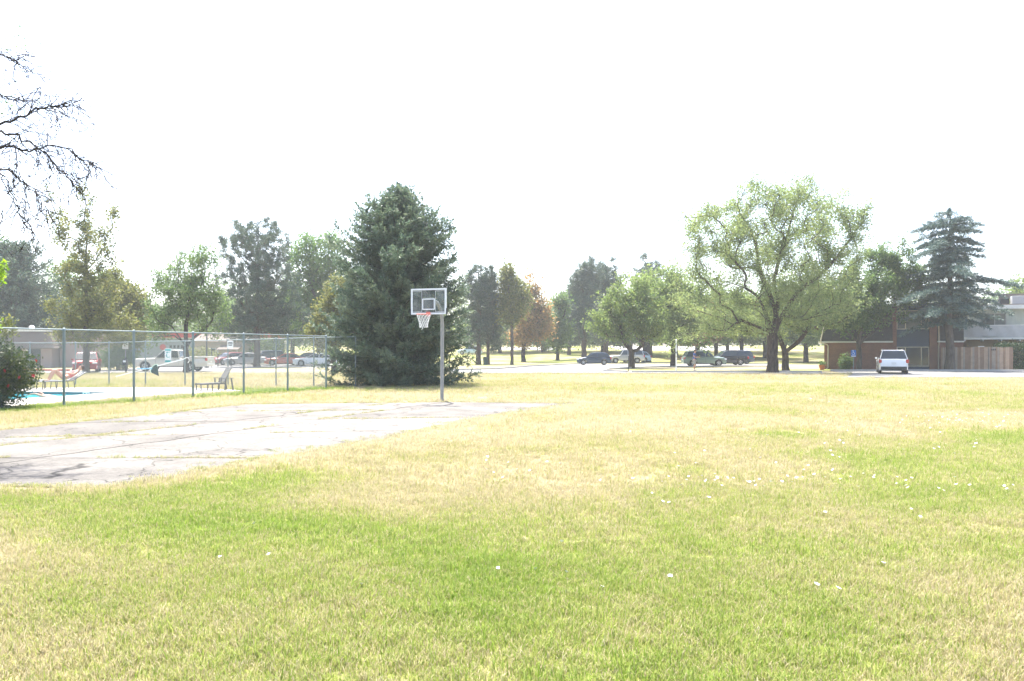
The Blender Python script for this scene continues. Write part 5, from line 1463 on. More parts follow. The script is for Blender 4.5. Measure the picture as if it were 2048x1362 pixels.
def swimmer():
    o = Vector((gx(88, 29.6), 29.6, -0.05))
    root = thing('person', 'swimmer with outstretched arm floating in the turquoise pool', 'person', tuple(o), math.radians(170))
    J = {'chest': ((-0.2, 0, 0.0), (0.16, 0.12)), 'pelvis': ((-0.65, 0, -0.1), (0.15, 0.11)), 'neck': ((0.02, 0, 0.07), 0.055), 'skull': ((0.13, 0, 0.13), (0.09, 0.10)), 'crown': ((0.2, 0, 0.16), 0.06)}
    E = [('chest', 'pelvis'), ('chest', 'neck'), ('neck', 'skull'), ('skull', 'crown')]
    for s_, n in ((1, 'l'), (-1, 'r')):
        up_ = 0.16 if s_ > 0 else 0.02
        J[n + 'sh'] = ((-0.08, s_ * 0.18, 0.06), 0.055); J[n + 'el'] = ((0.18 if s_ > 0 else -0.3, s_ * 0.24, up_), 0.043); J[n + 'wr'] = ((0.44 if s_ > 0 else -0.5, s_ * 0.24, up_ * 0.7), 0.03)
        J[n + 'hip'] = ((-0.72, s_ * 0.09, -0.12), 0.088); J[n + 'kn'] = ((-1.12, s_ * 0.11, -0.2), 0.058); J[n + 'an'] = ((-1.5, s_ * 0.11, -0.24), 0.036); J[n + 'toe'] = ((-1.66, s_ * 0.11, -0.24), 0.028)
        E += [('chest', n + 'sh'), (n + 'sh', n + 'el'), (n + 'el', n + 'wr'), ('pelvis', n + 'hip'), (n + 'hip', n + 'kn'), (n + 'kn', n + 'an'), (n + 'an', n + 'toe')]
        hand_joints(J, E, n + 'wr', n, (1 if s_ > 0 else -1, 0, -0.1), (0, 0, 1), (0, s_, 0), 0.3)
    skin_mesh('body', J, E, M['skin'], root)
    face_parts(root, (0.13, 0, 0.13), (0.5, -0.6, 0.2), (0.85, 0, 0.45), M['hair'])
swimmer()

# ------------------------------------------------------------------ vehicles
def wheel_meshes(rw, ww):
    Rx = Matrix.Rotation(PI / 2, 4, 'X')
    ty = MB().lathe([(rw * 0.62, -ww / 2), (rw * 0.93, -ww / 2), (rw, -ww * 0.3), (rw, ww * 0.3), (rw * 0.93, ww / 2), (rw * 0.62, ww / 2)], n=24, M=Rx, close=True).mesh('wheel', 0.6)
    rm = MB().lathe([(rw * 0.63, -ww * 0.42), (rw * 0.60, -ww * 0.47), (rw * 0.55, -ww * 0.46), (rw * 0.53, -ww * 0.2), (rw * 0.53, ww * 0.2), (rw * 0.55, ww * 0.46), (rw * 0.60, ww * 0.47), (rw * 0.63, ww * 0.42)], n=24, M=Rx, close=True)
    for sg in (-1, 1):
        for i in range(5):
            a = 2 * PI * i / 5 + 0.3
            d = Vector((math.cos(a), 0, math.sin(a)))
            rm.bar(d * rw * 0.05 + Vector((0, sg * ww * 0.40, 0)), d * rw * 0.57 + Vector((0, sg * ww * 0.43, 0)), rw * 0.16, ww * 0.1, up=(0, 1, 0))
        rm.lathe([(rw * 0.02, sg * ww * 0.36), (rw * 0.16, sg * ww * 0.37), (rw * 0.13, sg * ww * 0.46), (rw * 0.02, sg * ww * 0.47)], n=12, M=Rx)
    dk = MB().lathe([(rw * 0.03, -ww * 0.28), (rw * 0.55, -ww * 0.3), (rw * 0.55, ww * 0.3), (rw * 0.03, ww * 0.28)], n=20, M=Rx)
    return ty, rm.mesh('rim', 0.6), dk.mesh('brake_disc')
CAR = {
 'suv': dict(A=0.225, B=0.075, C=-0.40, D=-0.475, belt=0.60, hood=0.585, tail=0.60, nose=0.44, cl=0.14),
 'sedan': dict(A=0.215, B=0.03, C=-0.22, D=-0.385, belt=0.635, hood=0.60, tail=0.665, nose=0.44, cl=0.12),
 'hatch': dict(A=0.245, B=0.05, C=-0.34, D=-0.47, belt=0.62, hood=0.585, tail=0.62, nose=0.44, cl=0.12),
 'boxy': dict(A=0.19, B=0.095, C=-0.43, D=-0.478, belt=0.60, hood=0.595, tail=0.60, nose=0.50, cl=0.19),
 'pickup': dict(A=0.215, B=0.105, C=-0.105, D=-0.135, belt=0.615, hood=0.615, tail=0.64, nose=0.53, cl=0.21)}
def make_car(name, label, cat, kind, loc, rz, L, W, H, paint, group='parked cars', rw=None, roofrack=False, plate=True, lower=None):
    P = CAR[kind]
    root = thing(name, label, cat, loc, rz, group)
    rw = rw or (0.36 if kind in ('suv', 'boxy') else 0.40 if kind == 'pickup' else 0.32)
    zb = P['cl'] * H; belt = P['belt'] * H
    xf, xr = 0.315 * L, -0.285 * L
    if kind == 'pickup': xf, xr = 0.335 * L, -0.265 * L
    top = [(-0.5, belt * 0.80), (-0.492, P['tail'] * H * 0.96), (-0.475, P['tail'] * H), (P['D'], P['tail'] * H + 0.005), (P['A'], belt), (0.40, P['hood'] * H - 0.02), (0.455, P['hood'] * H * 0.93), (0.488, P['nose'] * H * 1.05), (0.5, P['nose'] * H * 0.85)]
    if kind == 'pickup': top = [(-0.5, belt * 0.9), (-0.497, belt * 0.98), (-0.15, belt), (P['A'], belt), (0.42, P['hood'] * H - 0.02), (0.475, P['hood'] * H * 0.96), (0.494, P['nose'] * H), (0.5, P['nose'] * H * 0.8)]
    tx = [t[0] * L for t in top]; tz = [t[1] for t in top]
    xs = list(np.linspace(-L / 2, L / 2, 27)) + tx
    ra = rw * 1.16
    for xc in (xf, xr): xs += [xc + ra * math.cos(a) for a in np.linspace(0, PI, 13)] + [xc - ra - 0.005, xc + ra + 0.005]
    xs = sorted(set(round(float(x), 4) for x in xs))
    mb = MB(); NR = 0
    for x in xs:
        zt = float(np.interp(x, tx, tz))
        e_ = abs(2 * x / L)
        b_ = zb + 0.10 * max(0, e_ - 0.86) / 0.14
        for xc in (xf, xr):
            if abs(x - xc) < ra: b_ = max(b_, rw + math.sqrt(max(0, ra * ra - (x - xc) ** 2)))
        b_ = min(b_, zt - 0.06)
        w = W / 2 * (1 - (0.13 if kind != 'pickup' else 0.06) * e_ ** 7)
        h = zt - b_
        half = [(0, zt + 0.02), (0.55 * w, zt + 0.012), (0.86 * w, zt - 0.006), (0.955 * w, zt - min(0.06, h * 0.2)), (0.995 * w, zt - h * 0.42), (w, zt - h * 0.55), (0.985 * w, b_ + h * 0.16), (0.955 * w, b_), (0.5 * w, b_), (0, b_)]
        ringp = half + [(-y, z) for y, z in half[-2:0:-1]]
        NR = len(ringp)
        for y, z in ringp: mb.v.append((x, y, z))
    for i in range(len(xs) - 1):
        for k in range(NR):
            k2 = (k + 1) % NR
            mb.f.append((i * NR + k, (i + 1) * NR + k, (i + 1) * NR + k2, i * NR + k2))
    mb.f.append(tuple(range(NR))); mb.f.append(tuple((len(xs) - 1) * NR + k for k in range(NR))[::-1])
    mb.build('body', paint, root, smooth=0.6, fixn=True)
    ub = MB(); ub.box((0, 0, zb + 0.10), (L * 0.9, W * 0.80, 0.16)); 
    for xc in (xf, xr): ub.box((xc, 0, rw + 0.12), (ra * 1.5, W * 0.55, ra * 1.0))
    ub.build('underbody', M['darkplastic'], root)
    # cabin: pillars and roof in paint, glazing set into it
    A, B, C, D = P['A'] * L, P['B'] * L, P['C'] * L, P['D'] * L
    wb = W / 2 * 0.935; wr = W / 2 * 0.74; zB = belt + 0.0; zR = H - 0.03
    Dz = P['tail'] * H if kind != 'pickup' else belt
    cb = MB()
    roof = [(B, zR - 0.02), ((B * 2 + C) / 3, zR + 0.03), ((B + 2 * C) / 3, zR + 0.025), (C, zR - 0.03)]
    v = []
    for s_ in (-1, 1):
        v += [(A, s_ * wb, zB - 0.02), (D, s_ * wb, Dz - 0.02)] + [(x, s_ * wr, z) for x, z in roof]
    cb.add(v, [(0, 2, 3, 4, 5, 1), (6, 7, 11, 10, 9, 8), (0, 6, 8, 2), (2, 8, 9, 3), (3, 9, 10, 4), (4, 10, 11, 5), (5, 11, 7, 1), (0, 1, 7, 6)])
    cb.build('cabin', paint, root, bevel=0.05, fixn=True)
    def side(x, t):   # point on the cabin flank, t 0 belt .. 1 roof
        return t
    def onflank(x, z, s_, out=0.012):
        t = (z - zB) / (zR - zB)
        return (x, s_ * (wb + (wr - wb) * t + out), z)
    z0 = zB + 0.03; z1 = zR - 0.075
    fA = lambda z: A + (B - A) * (z - zB) / (zR - zB)
    fD = lambda z: D + (C - D) * (z - Dz) / (zR - Dz)
    cuts = {'suv': [0.0, 0.30, 0.66, 1.0], 'boxy': [0.0, 0.31, 0.64, 1.0], 'hatch': [0.0, 0.47, 1.0], 'sedan': [0.0, 0.48, 1.0], 'pickup': [0.0, 0.56, 1.0]}[kind]
    xa0, xd0 = fA(z0) - 0.12, fD(z0) + 0.12
    xa1, xd1 = fA(z1) - 0.10, fD(z1) + 0.10
    for s_ in (-1, 1):
        for i in range(len(cuts) - 1):
            g0, g1 = cuts[i], cuts[i + 1]
            e0 = 0.03 if i > 0 else 0; e1 = 0.03 if i < len(cuts) - 2 else 0
            # vertical pillars except at the two ends
            mid0 = xa0 + (xd0 - xa0) * g0; mid1 = xa0 + (xd0 - xa0) * g1
            pts = [(xa0 if i == 0 else mid0 - e0, z0), (xd0 if i == len(cuts) - 2 else mid1 + e1, z0), (xd1 if i == len(cuts) - 2 else mid1 + e1, z1), (xa1 if i == 0 else mid0 - e0, z1)]
            if pts[3][0] < pts[2][0]: continue
            pp = [onflank(x, z, s_) for x, z in pts]; qq = [onflank(x, z, s_, -0.01) for x, z in pts]
            MB().add(pp + qq, [(0, 1, 2, 3), (4, 7, 6, 5), (0, 4, 5, 1), (1, 5, 6, 2), (2, 6, 7, 3), (3, 7, 4, 0)]).build('side_window', M['glass'], root, fixn=True)
        # mirror, handles, sill, lamps
        MB().box((A - 0.06 * L * 0.3, s_ * (W / 2 + 0.03), zB + 0.05), (0.10, 0.15, 0.13)).build('mirror', paint, root, bevel=0.03)
        for hx in ([0.02, -0.20] if kind != 'pickup' else [0.06, -0.07]):
            MB().box((hx * L, s_ * (W / 2 + 0.004), belt - 0.12), (0.16, 0.03, 0.03)).build('door_handle', paint if kind != 'pickup' else M['darkplastic'], root, bevel=0.008)
        dl = MB()
        for hx in ([0.20, 0.0, -0.22] if kind != 'pickup' else [0.19, 0.03, -0.125]): dl.box((hx * L, s_ * (W / 2 - 0.002), (belt + zb) / 2 + 0.03), (0.012, 0.016, (belt - zb) * 0.62))
        dl.build('door_seam', M['darkplastic'], root)
        MB().box((0, s_ * (W / 2 * 0.965), zb + 0.045), (xf - xr - 2.3 * ra, 0.05, 0.09)).build('sill', lower or M['darkplastic'], root, bevel=0.01)
        MB().box((L / 2 - 0.10, s_ * W * 0.375, P['nose'] * H * 1.03), (0.26, W * 0.19, 0.13)).build('headlight', M['headlamp'], root, bevel=0.04)
        MB().box((-L / 2 + 0.07, s_ * (W / 2 - 0.115), P['tail'] * H * 0.86), (0.16, 0.20, 0.24 if kind != 'sedan' else 0.15)).build('tail_light', M['taillamp'], root, bevel=0.03)
    def quadglass(nm, c0, c1, ins=0.06, out=0.012):
        (xa, za, wa), (xb_, zb_, wb_) = c0, c1
        lo = 0.06; hi = 0.90
        xl, zl, wl_ = xa + (xb_ - xa) * lo, za + (zb_ - za) * lo, wa + (wb_ - wa) * lo - ins
        xh, zh, wh = xa + (xb_ - xa) * hi, za + (zb_ - za) * hi, wa + (wb_ - wa) * hi - ins
        n = Vector((zb_ - za, 0, -(xb_ - xa))).normalized()
        if (n.x > 0) != (xa > 0): n = -n
        o_ = n * out
        f = [Vector((xl, -wl_, zl)), Vector((xl, wl_, zl)), Vector((xh, wh, zh)), Vector((xh, -wh, zh))]
        MB().add([p + o_ for p in f] + [p - o_ for p in f], [(0, 1, 2, 3), (4, 7, 6, 5), (0, 4, 5, 1), (1, 5, 6, 2), (2, 6, 7, 3), (3, 7, 4, 0)]).build(nm, M['glass'], root, fixn=True)
    quadglass('windscreen', (A, zB, wb), (B, zR, wr))
    quadglass('rear_window', (D, Dz, wb), (C, zR, wr))
    # bumpers, grille, plate
    MB().box((L / 2 - 0.035, 0, zb + 0.17), (0.10, W * 0.82, 0.20)).build('front_bumper', lower or paint, root, bevel=0.04)
    MB().box((-L / 2 + 0.035, 0, zb + 0.17), (0.12, W * 0.86, 0.24)).build('rear_bumper', lower or paint, root, bevel=0.04)
    MB().box((L / 2 + 0.0, 0, P['nose'] * H * 0.86), (0.05, W * 0.42, 0.16)).build('grille', M['darkplastic'], root, bevel=0.02)
    if plate: MB().box((-L / 2 - 0.006, 0, belt * 0.72), (0.03, 0.32, 0.16)).build('number_plate', M['plate'], root)
    if kind == 'pickup':
        bx0, bx1 = -L / 2 + 0.02, D - 0.05
        bd_ = MB()
        for s_ in (-1, 1): bd_.box(((bx0 + bx1) / 2, s_ * (W / 2 - 0.06), belt + 0.07), (bx1 - bx0, 0.09, 0.14))
        bd_.build('bed_side', paint, root, bevel=0.02)
        MB().box((bx0 + 0.04, 0, belt + 0.07), (0.07, W - 0.22, 0.14)).build('tailgate', paint, root, bevel=0.02)
        MB().box(((bx0 + bx1) / 2, 0, belt + 0.028), (bx1 - bx0 - 0.12, W - 0.24, 0.012)).build('bed_floor', M['darkplastic'], root)
    if roofrack:
        for s_ in (-1, 1): MB().tube([(B - 0.15, s_ * wr * 0.9, zR + 0.02), (B - 0.35, s_ * wr * 0.9, zR + 0.075), (C + 0.3, s_ * wr * 0.9, zR + 0.07), (C + 0.12, s_ * wr * 0.9, zR + 0.0)], 0.018, n=6).build('roof_rail', M['darkplastic'], root, smooth=1.0)
    ty, rm, dk = wheel_meshes(rw, 0.22)
    for xc in (xf, xr):
        for s_ in (-1, 1):
            w_ = link('wheel', ty, M['tyre'], root, (xc, s_ * (W / 2 - 0.125), rw))
            link('rim', rm, M['rim'], w_); link('brake_disc', dk, M['darkplastic'], w_)
    return root
PT = {k: paint_mat(k + '_car_paint', c, metal=m) for k, c, m in (('white', (0.70, 0.70, 0.68), 0), ('silver', (0.42, 0.42, 0.40), 0.4), ('champagne', (0.60, 0.58, 0.54), 0.1), ('navy', (0.025, 0.05, 0.085), 0.2), ('red', (0.28, 0.02, 0.018), 0), ('orange', (0.48, 0.10, 0.04), 0), ('sage', (0.20, 0.27, 0.22), 0.3), ('black', (0.022, 0.026, 0.035), 0.2), ('slate', (0.08, 0.10, 0.12), 0.3), ('paleblue', (0.42, 0.52, 0.58), 0.1))}
def carloc(px, Y): return (gx(px, Y), Y, float(terrain(gx(px, Y), Y)) + 0.01)
LEFT = PI
make_car('pickup_truck', 'long pale crew-cab pickup truck parked beyond the pool', 'pickup truck', 'pickup', carloc(349, 65.2), LEFT + 0.02, 6.0, 2.0, 1.78, PT['champagne'], rw=0.40)
make_car('parked_car', 'dark red car half hidden by the sparse tree trunk', 'car', 'suv', carloc(174, 63.4), -1.15, 4.5, 1.85, 1.60, PT['red'])
make_car('parked_car', 'orange-red sedan parked behind the pool fence', 'car', 'sedan', carloc(572, 89.5), LEFT + 0.25, 4.6, 1.82, 1.42, PT['orange'])
make_car('parked_car', 'dark car between the orange sedan and the white sedan', 'car', 'sedan', carloc(612, 93.5), LEFT + 0.3, 4.7, 1.84, 1.50, PT['black'])
make_car('parked_car', 'white sedan parked next to the big spruce', 'car', 'sedan', carloc(632, 87.0), LEFT + 0.16, 4.8, 1.86, 1.45, PT['white'])
make_car('parked_car', 'silver car behind the black railing', 'car', 'sedan', carloc(490, 92), LEFT + 0.4, 4.7, 1.84, 1.46, PT['silver'])
make_car('parked_car', 'bright red car behind the black railing', 'car', 'hatch', carloc(458, 96), LEFT + 0.9, 4.2, 1.8, 1.5, PT['red'])
make_car('parked_car', 'dark blue boxy car behind the pine trunk', 'car', 'boxy', carloc(531, 97), LEFT + 0.5, 4.4, 1.84, 1.75, PT['navy'])
make_car('parked_car', 'far pale blue car showing at the right edge of the spruce', 'car', 'hatch', carloc(940, 140), LEFT, 4.4, 1.8, 1.55, PT['paleblue'])
make_car('parked_car', 'dark blue hatchback at the mouth of the driveway', 'car', 'hatch', carloc(1188, 94.0), LEFT - 0.06, 4.05, 1.75, 1.50, PT['navy'])
make_car('parked_car', 'silver boxy utility vehicle behind the island maple', 'car', 'boxy', carloc(1252, 104), LEFT, 4.7, 1.85, 1.82, PT['silver'], roofrack=True)
make_car('parked_car', 'pale blue car peeking out behind the silver utility vehicle', 'car', 'hatch', carloc(1270, 109.5), LEFT, 4.3, 1.8, 1.5, PT['paleblue'])
make_car('parked_car', 'sage green wagon parked behind the man in the blue shirt', 'car', 'suv', carloc(1407, 86.5), 0.0, 4.62, 1.82, 1.70, PT['sage'], roofrack=True)
make_car('parked_car', 'black utility car behind the sage green wagon', 'car', 'suv', carloc(1453, 92.5), LEFT + 0.06, 4.75, 1.88, 1.72, PT['black'], roofrack=True)
make_car('parked_car', 'slate grey car farthest behind the sage green wagon', 'car', 'suv', carloc(1468, 99.5), LEFT + 0.06, 4.7, 1.86, 1.72, PT['slate'])
make_car('parked_car', 'white utility vehicle seen from behind in front of the apartments', 'car', 'suv', (28.87, 59.95, 0.012), math.radians(90 - 22.5), 4.95, 2.02, 1.78, PT['white'], roofrack=True, lower=M['darkplastic'], rw=0.38)
# ------------------------------------------------------------------ buildings
M['brick'] = brick_mat('red_brick', (0.27, 0.10, 0.065), (0.21, 0.075, 0.05), (0.25, 0.20, 0.17))
M['shingle'] = plain('dark_shingle', (0.055, 0.055, 0.055), rough=0.9, var=0.45, scale=7, bump=0.4)
M['shake'] = plain('brown_shake', (0.15, 0.125, 0.105), rough=0.9, var=0.4, scale=6, bump=0.4)
M['fascia'] = plain('pale_fascia', (0.60, 0.60, 0.57), rough=0.6)
M['navy_panel'] = plain('navy_panel', (0.012, 0.035, 0.075), rough=0.5)
M['cream'] = plain('cream_trim', (0.55, 0.49, 0.38), rough=0.6)
M['curtain'] = plain('grey_curtain', (0.16, 0.17, 0.16), rough=0.9, var=0.2, scale=10)
M['siding'] = board_mat('sage_grey_siding', (0.40, 0.43, 0.38), 0.16)
M['tan'] = plain('tan_stucco', (0.32, 0.24, 0.16), rough=0.9)
M['greyfabric'] = plain('grey_balcony_sheet', (0.36, 0.37, 0.38), rough=0.8)
M['cedarwood'] = plain('weathered_cedar', (0.28, 0.165, 0.10), rough=0.85, var=0.35, scale=3)
M['pinkwall'] = plain('rosy_block_wall', (0.33, 0.26, 0.24), rough=0.9)
M['greywall'] = plain('grey_block_wall', (0.25, 0.27, 0.30), rough=0.9)
M['redband'] = plain('red_fascia', (0.50, 0.06, 0.05), rough=0.6)
M['beige'] = plain('beige_wall', (0.42, 0.33, 0.25), rough=0.9)
M['terracotta'] = plain('terracotta', (0.45, 0.13, 0.05), rough=0.8)

def shingles(parent, name, a0, a1, b0, b1, mat, sw, ex, seed):
    """overlapping shingles on the sloped quad: a0-a1 eave edge, b0-b1 top edge"""
    rng = np.random.RandomState(seed)
    a0, a1, b0, b1 = map(Vector, (a0, a1, b0, b1))
    n = (a1 - a0).cross(b0 - a0).normalized()
    if n.y > 0.001 and abs(n.y) > abs(n.x): n = -n
    rows = max(2, int(((b0 - a0).length) / ex))
    mb = MB()
    for r in range(rows):
        f0 = r / rows; f1 = min(1.0, (r + 1.18) / rows)
        l0, l1 = a0.lerp(b0, f0), a1.lerp(b1, f0); u0, u1 = a0.lerp(b0, f1), a1.lerp(b1, f1)
        W = (l1 - l0).length; k = max(1, int(W / sw))
        off = rng.rand() * 0.5 / k
        for i in range(k):
            g0 = min(1, max(0, i / k + off * 0)) + 0.004; g1 = min(1, (i + 1) / k) - 0.004
            th = 0.025 + rng.rand() * 0.02; dz = (rng.rand() - 0.5) * 0.04 / max(0.3, rows * ex) 
            p = [l0.lerp(l1, g0) + n * th, l0.lerp(l1, g1) + n * th, u0.lerp(u1, g1) + n * 0.006, u0.lerp(u1, g0) + n * 0.006]
            s_ = (u0 - l0) * ((rng.rand() - 0.5) * 0.10)
            p[0] += s_; p[1] += s_
            bck = [p[0] - n * (th - 0.002), p[1] - n * (th - 0.002)]
            mb.add(p + bck, [(0, 1, 2, 3), (4, 5, 1, 0), (4, 0, 3), (5, 2, 1)])
    o = mb.build(name, mat, parent, fixn=True)
    o['kind'] = 'stuff'
    return o
def window(parent, x0, x1, z0, z1, y, cols, glass, frame, fw=0.06, name='window', cwidths=None):
    """framed window on a wall facing -y, with separate panes"""
    root = MB()
    root.box(((x0 + x1) / 2, y, z0 + fw / 2), (x1 - x0, 0.09, fw)); root.box(((x0 + x1) / 2, y, z1 - fw / 2), (x1 - x0, 0.09, fw))
    xs = [x0] + [x0 + (x1 - x0) * c for c in cols] + [x1]
    for i, x in enumerate(xs):
        xx = x + fw / 2 if i == 0 else x - fw / 2 if i == len(xs) - 1 else x
        root.box((xx, y, (z0 + z1) / 2), (fw, 0.088, z1 - z0 - 2 * fw - 0.002))
    w = root.build(name, frame, parent)
    for i in range(len(xs) - 1):
        a = xs[i] + (fw if i == 0 else fw / 2); b = xs[i + 1] - (fw if i == len(xs) - 2 else fw / 2)
        gm = glass[i] if isinstance(glass, (list, tuple)) else glass
        MB().box(((a + b) / 2, y + 0.012, (z0 + z1) / 2), (b - a - 0.002, 0.02, z1 - z0 - 2 * fw - 0.004)).build('pane', gm, w)
    return w

RZ = math.radians(-22)
ap = thing('apartment_building', 'two-storey brick apartment block with dark mansard roof and navy entry panel', 'building', (28.9, 73.0, 0), RZ)
ws, we = 5.72, 9.25         # entry bay
MB().box((ws / 2, 5.0, 1.2), (ws, 10, 2.46)).build('wall', M['brick'], ap)
MB().box(((we + 11.3) / 2, 5.0, 1.2), (11.3 - we, 10, 2.46)).build('wall', M['brick'], ap)
MB().box(((ws + we) / 2, 5.1, 2.85), (we - ws, 9.8, 5.75)).build('entry_wall', M['navy_panel'], ap)
for a, b in ((ws, 6.05), (8.66, we)): MB().box(((a + b) / 2, 0.06, 2.85), (b - a, 0.32, 5.75)).build('pilaster', M['brick'], ap)
MB().box((ws / 2 - 0.25, 4.9, 2.50), (ws + 0.55, 10.5, 0.12)).build('eave', M['fascia'], ap)
MB().box(((we + 11.3) / 2 + 0.02, 4.9, 2.50), (11.3 - we, 10.5, 0.12)).build('eave', M['fascia'], ap)
def mansard(x0, x1, hipl, hipr, y0, y1, z0, z1, ins, parent, mat, sw, ex, seed):
    core = MB()
    a = x0 + (ins if hipl else 0); b = x1 - (ins if hipr else 0)
    core.add([(x0, y0, z0), (x1, y0, z0), (x1, y1, z0), (x0, y1, z0), (a, y0 + ins, z1), (b, y0 + ins, z1), (b, y1 - ins, z1), (a, y1 - ins, z1)], [(0, 1, 5, 4), (1, 2, 6, 5), (2, 3, 7, 6), (3, 0, 4, 7), (4, 5, 6, 7), (3, 2, 1, 0)])
    c = core.build('roof', mat, parent)
    shingles(c, 'shingle', (x0, y0, z0), (x1, y0, z0), (a, y0 + ins, z1), (b, y0 + ins, z1), mat, sw, ex, seed)
    if hipl: shingles(c, 'shingle', (x0, y1, z0), (x0, y0, z0), (a, y1 - ins, z1), (a, y0 + ins, z1), mat, sw, ex, seed + 1)
    if hipr: shingles(c, 'shingle', (x1, y0, z0), (x1, y1, z0), (b, y0 + ins, z1), (b, y1 - ins, z1), mat, sw, ex, seed + 2)
    return c
mansard(-0.3, ws - 0.01, True, False, -0.28, 10.1, 2.565, 5.6, 0.75, ap, M['shingle'], 0.28, 0.2, 1)
mansard(we + 0.01, 11.3, False, False, -0.28, 10.1, 2.565, 5.6, 0.75, ap, M['shingle'], 0.28, 0.2, 5)
MB().box((5.6, 5.0, 5.82), (11.0, 8.9, 0.26)).build('parapet', M['fascia'], ap)
window(ap, 6.06, 8.65, 3.62, 5.30, 0.12, [0.27, 0.76], [M['glass'], M['curtain'], M['glass']], M['cream'], name='window')
window(ap, 6.06, 8.65, 0.30, 2.05, 0.12, [0.27, 0.76], [M['glass'], M['glass'], M['glass']], M['cream'], name='window')
dn = MB(); dn.tube([(0.30, 0.40, 5.4), (-0.28, -0.36, 2.72), (-0.26, -0.36, 2.45), (0.25, -0.10, 2.28), (0.34, -0.06, 2.15), (0.34, -0.06, 0.15), (0.22, -0.25, 0.06)], 0.05, n=8)
dn.build('downspout', M['cream'], ap, smooth=1.0)
dn = MB(); dn.tube([(we + 0.15, 0.45, 5.5), (we + 0.12, -0.34, 2.7), (we + 0.12, -0.2, 2.3), (we + 0.12, -0.06, 2.1), (we + 0.12, -0.06, 0.1)], 0.05, n=8)
dn.build('downspout', M['cream'], ap, smooth=1.0)

hs = thing('balcony_house', 'sage-grey sided house with covered balcony and white eave behind the wooden fence', 'house', tuple(Vector((28.9, 73.0, 0)) + Matrix.Rotation(RZ, 3, 'Z') @ Vector((-1.5, 0.0, 0))), RZ)
MB().box((18.6, 8.5, 1.35), (10.0, 10, 2.7)).build('lower_wall', M['tan'], hs)
MB().box((18.6, 8.45, 4.05), (10.04, 10.1, 2.68)).build('wall', M['siding'], hs)
MB().box((18.6, 8.2, 5.58), (11.0, 11.6, 0.34)).build('eave', M['fascia'], hs)
MB().box((18.6, 8.2, 5.80), (10.6, 11.2, 0.08)).build('roof', M['shake'], hs)
window(hs, 14.6, 16.6, 3.9, 5.05, 3.37, [0.55], [M['glass'], M['curtain']], M['grey_metal'], fw=0.07)
MB().box((15.2, 2.65, 2.78), (5.2, 1.5, 0.16)).build('balcony_floor', M['fascia'], hs)
bp_ = MB()
nx = 24
for i in range(nx + 1):
    x = 12.65 + 5.1 * i / nx
    for z in np.linspace(2.93, 3.92, 6): bp_.v.append((x, 1.90 + 0.03 * math.sin(i * 1.3 + z * 3) + 0.02 * math.sin(i * 0.5), z - (0.05 * math.sin(i * 0.42) if z < 3.0 else 0)))
for i in range(nx):
    for k in range(5): bp_.f.append((i * 6 + k, (i + 1) * 6 + k, (i + 1) * 6 + k + 1, i * 6 + k + 1))
bp_.build('balcony_screen', M['greyfabric'], hs, smooth=1.5)
MB().bar((12.62, 1.92, 3.95), (17.78, 1.92, 3.95), 0.06, 0.06).build('balcony_rail', M['fascia'], hs)
for x in (12.62, 14.3, 16.0, 17.78): MB().box((x, 1.98, 3.42), (0.06, 0.06, 1.0)).build('balcony_post', M['fascia'], hs)
for x in (13.2, 14.6, 16.0, 17.4): MB().box((x, 2.6, 2.62), (0.10, 1.3, 0.14)).build('joist', M['fascia'], hs)
ru = thing('roof_unit', 'grey rooftop equipment boxes above the white eave', 'roof unit', tuple(Vector((28.9, 73, 5.84)) + Matrix.Rotation(RZ, 3, 'Z') @ Vector((16.4, 6.5, 0))), RZ)
MB().box((0.2, 0, 0.45), (1.1, 1.0, 0.9)).build('housing', M['greyfabric'], ru, bevel=0.03); MB().box((-0.9, 0.3, 0.35), (0.8, 0.9, 0.7)).build('housing', M['darkplastic'], ru, bevel=0.03)
MB().box((1.5, 0.5, 0.4), (1.1, 0.9, 0.8)).build('housing', M['white'], ru, bevel=0.03)
MB().box((0.3, 0.9, 0.95), (3.0, 0.1, 0.5)).build('screen_wall', M['shake'], ru)

wf = thing('wooden_fence', 'weathered brown wooden picket fence beside the cedar', 'fence', (28.9, 73.0, 0), RZ)
rngw = random.Random(3)
pk = [MB().box((0, 0, 1.0), (0.137, 0.02, 2.0)).mesh('picket') for _ in range(1)]
wvar = [plain('cedar_picket_%s' % n_, c, rough=0.85, var=0.3, scale=4) for n_, c in (('brown', (0.27, 0.175, 0.12)), ('tan', (0.42, 0.30, 0.215)), ('grey', (0.31, 0.255, 0.205)))]
pms = []
for w_ in wvar:
    m_ = MB().add([(-0.068, 0, 0), (0.068, 0, 0), (0.068, 0.02, 0), (-0.068, 0.02, 0), (-0.068, 0, 1.97), (0.068, 0, 1.97), (0.068, 0.02, 1.97), (-0.068, 0.02, 1.97), (-0.04, 0, 2.02), (0.04, 0, 2.02), (0.04, 0.02, 2.02), (-0.04, 0.02, 2.02)], [(0, 1, 5, 4), (1, 2, 6, 5), (2, 3, 7, 6), (3, 0, 4, 7), (4, 5, 9, 8), (5, 6, 10, 9), (6, 7, 11, 10), (7, 4, 8, 11), (8, 9, 10, 11)]).mesh('picket')
    m_.materials.append(w_); pms.append(m_)
x = 9.55
while x < 14.9:
    o = link('picket', pms[rngw.choice((0, 0, 1, 2))], None, wf, (x, -0.55 + rngw.uniform(-0.004, 0.004), rngw.uniform(-0.03, 0.03))); o.rotation_euler = (0, rngw.uniform(-0.008, 0.008), 0)
    x += 0.143
for z in (0.35, 1.0, 1.7): MB().bar((9.5, -0.49, z), (14.9, -0.49, z), 0.04, 0.09).build('rail', M['cedarwood'], wf)
MB().box((13.08, -0.575, 1.0), (0.03, 0.02, 1.96)).build('gate_edge', M['darkplastic'], wf)
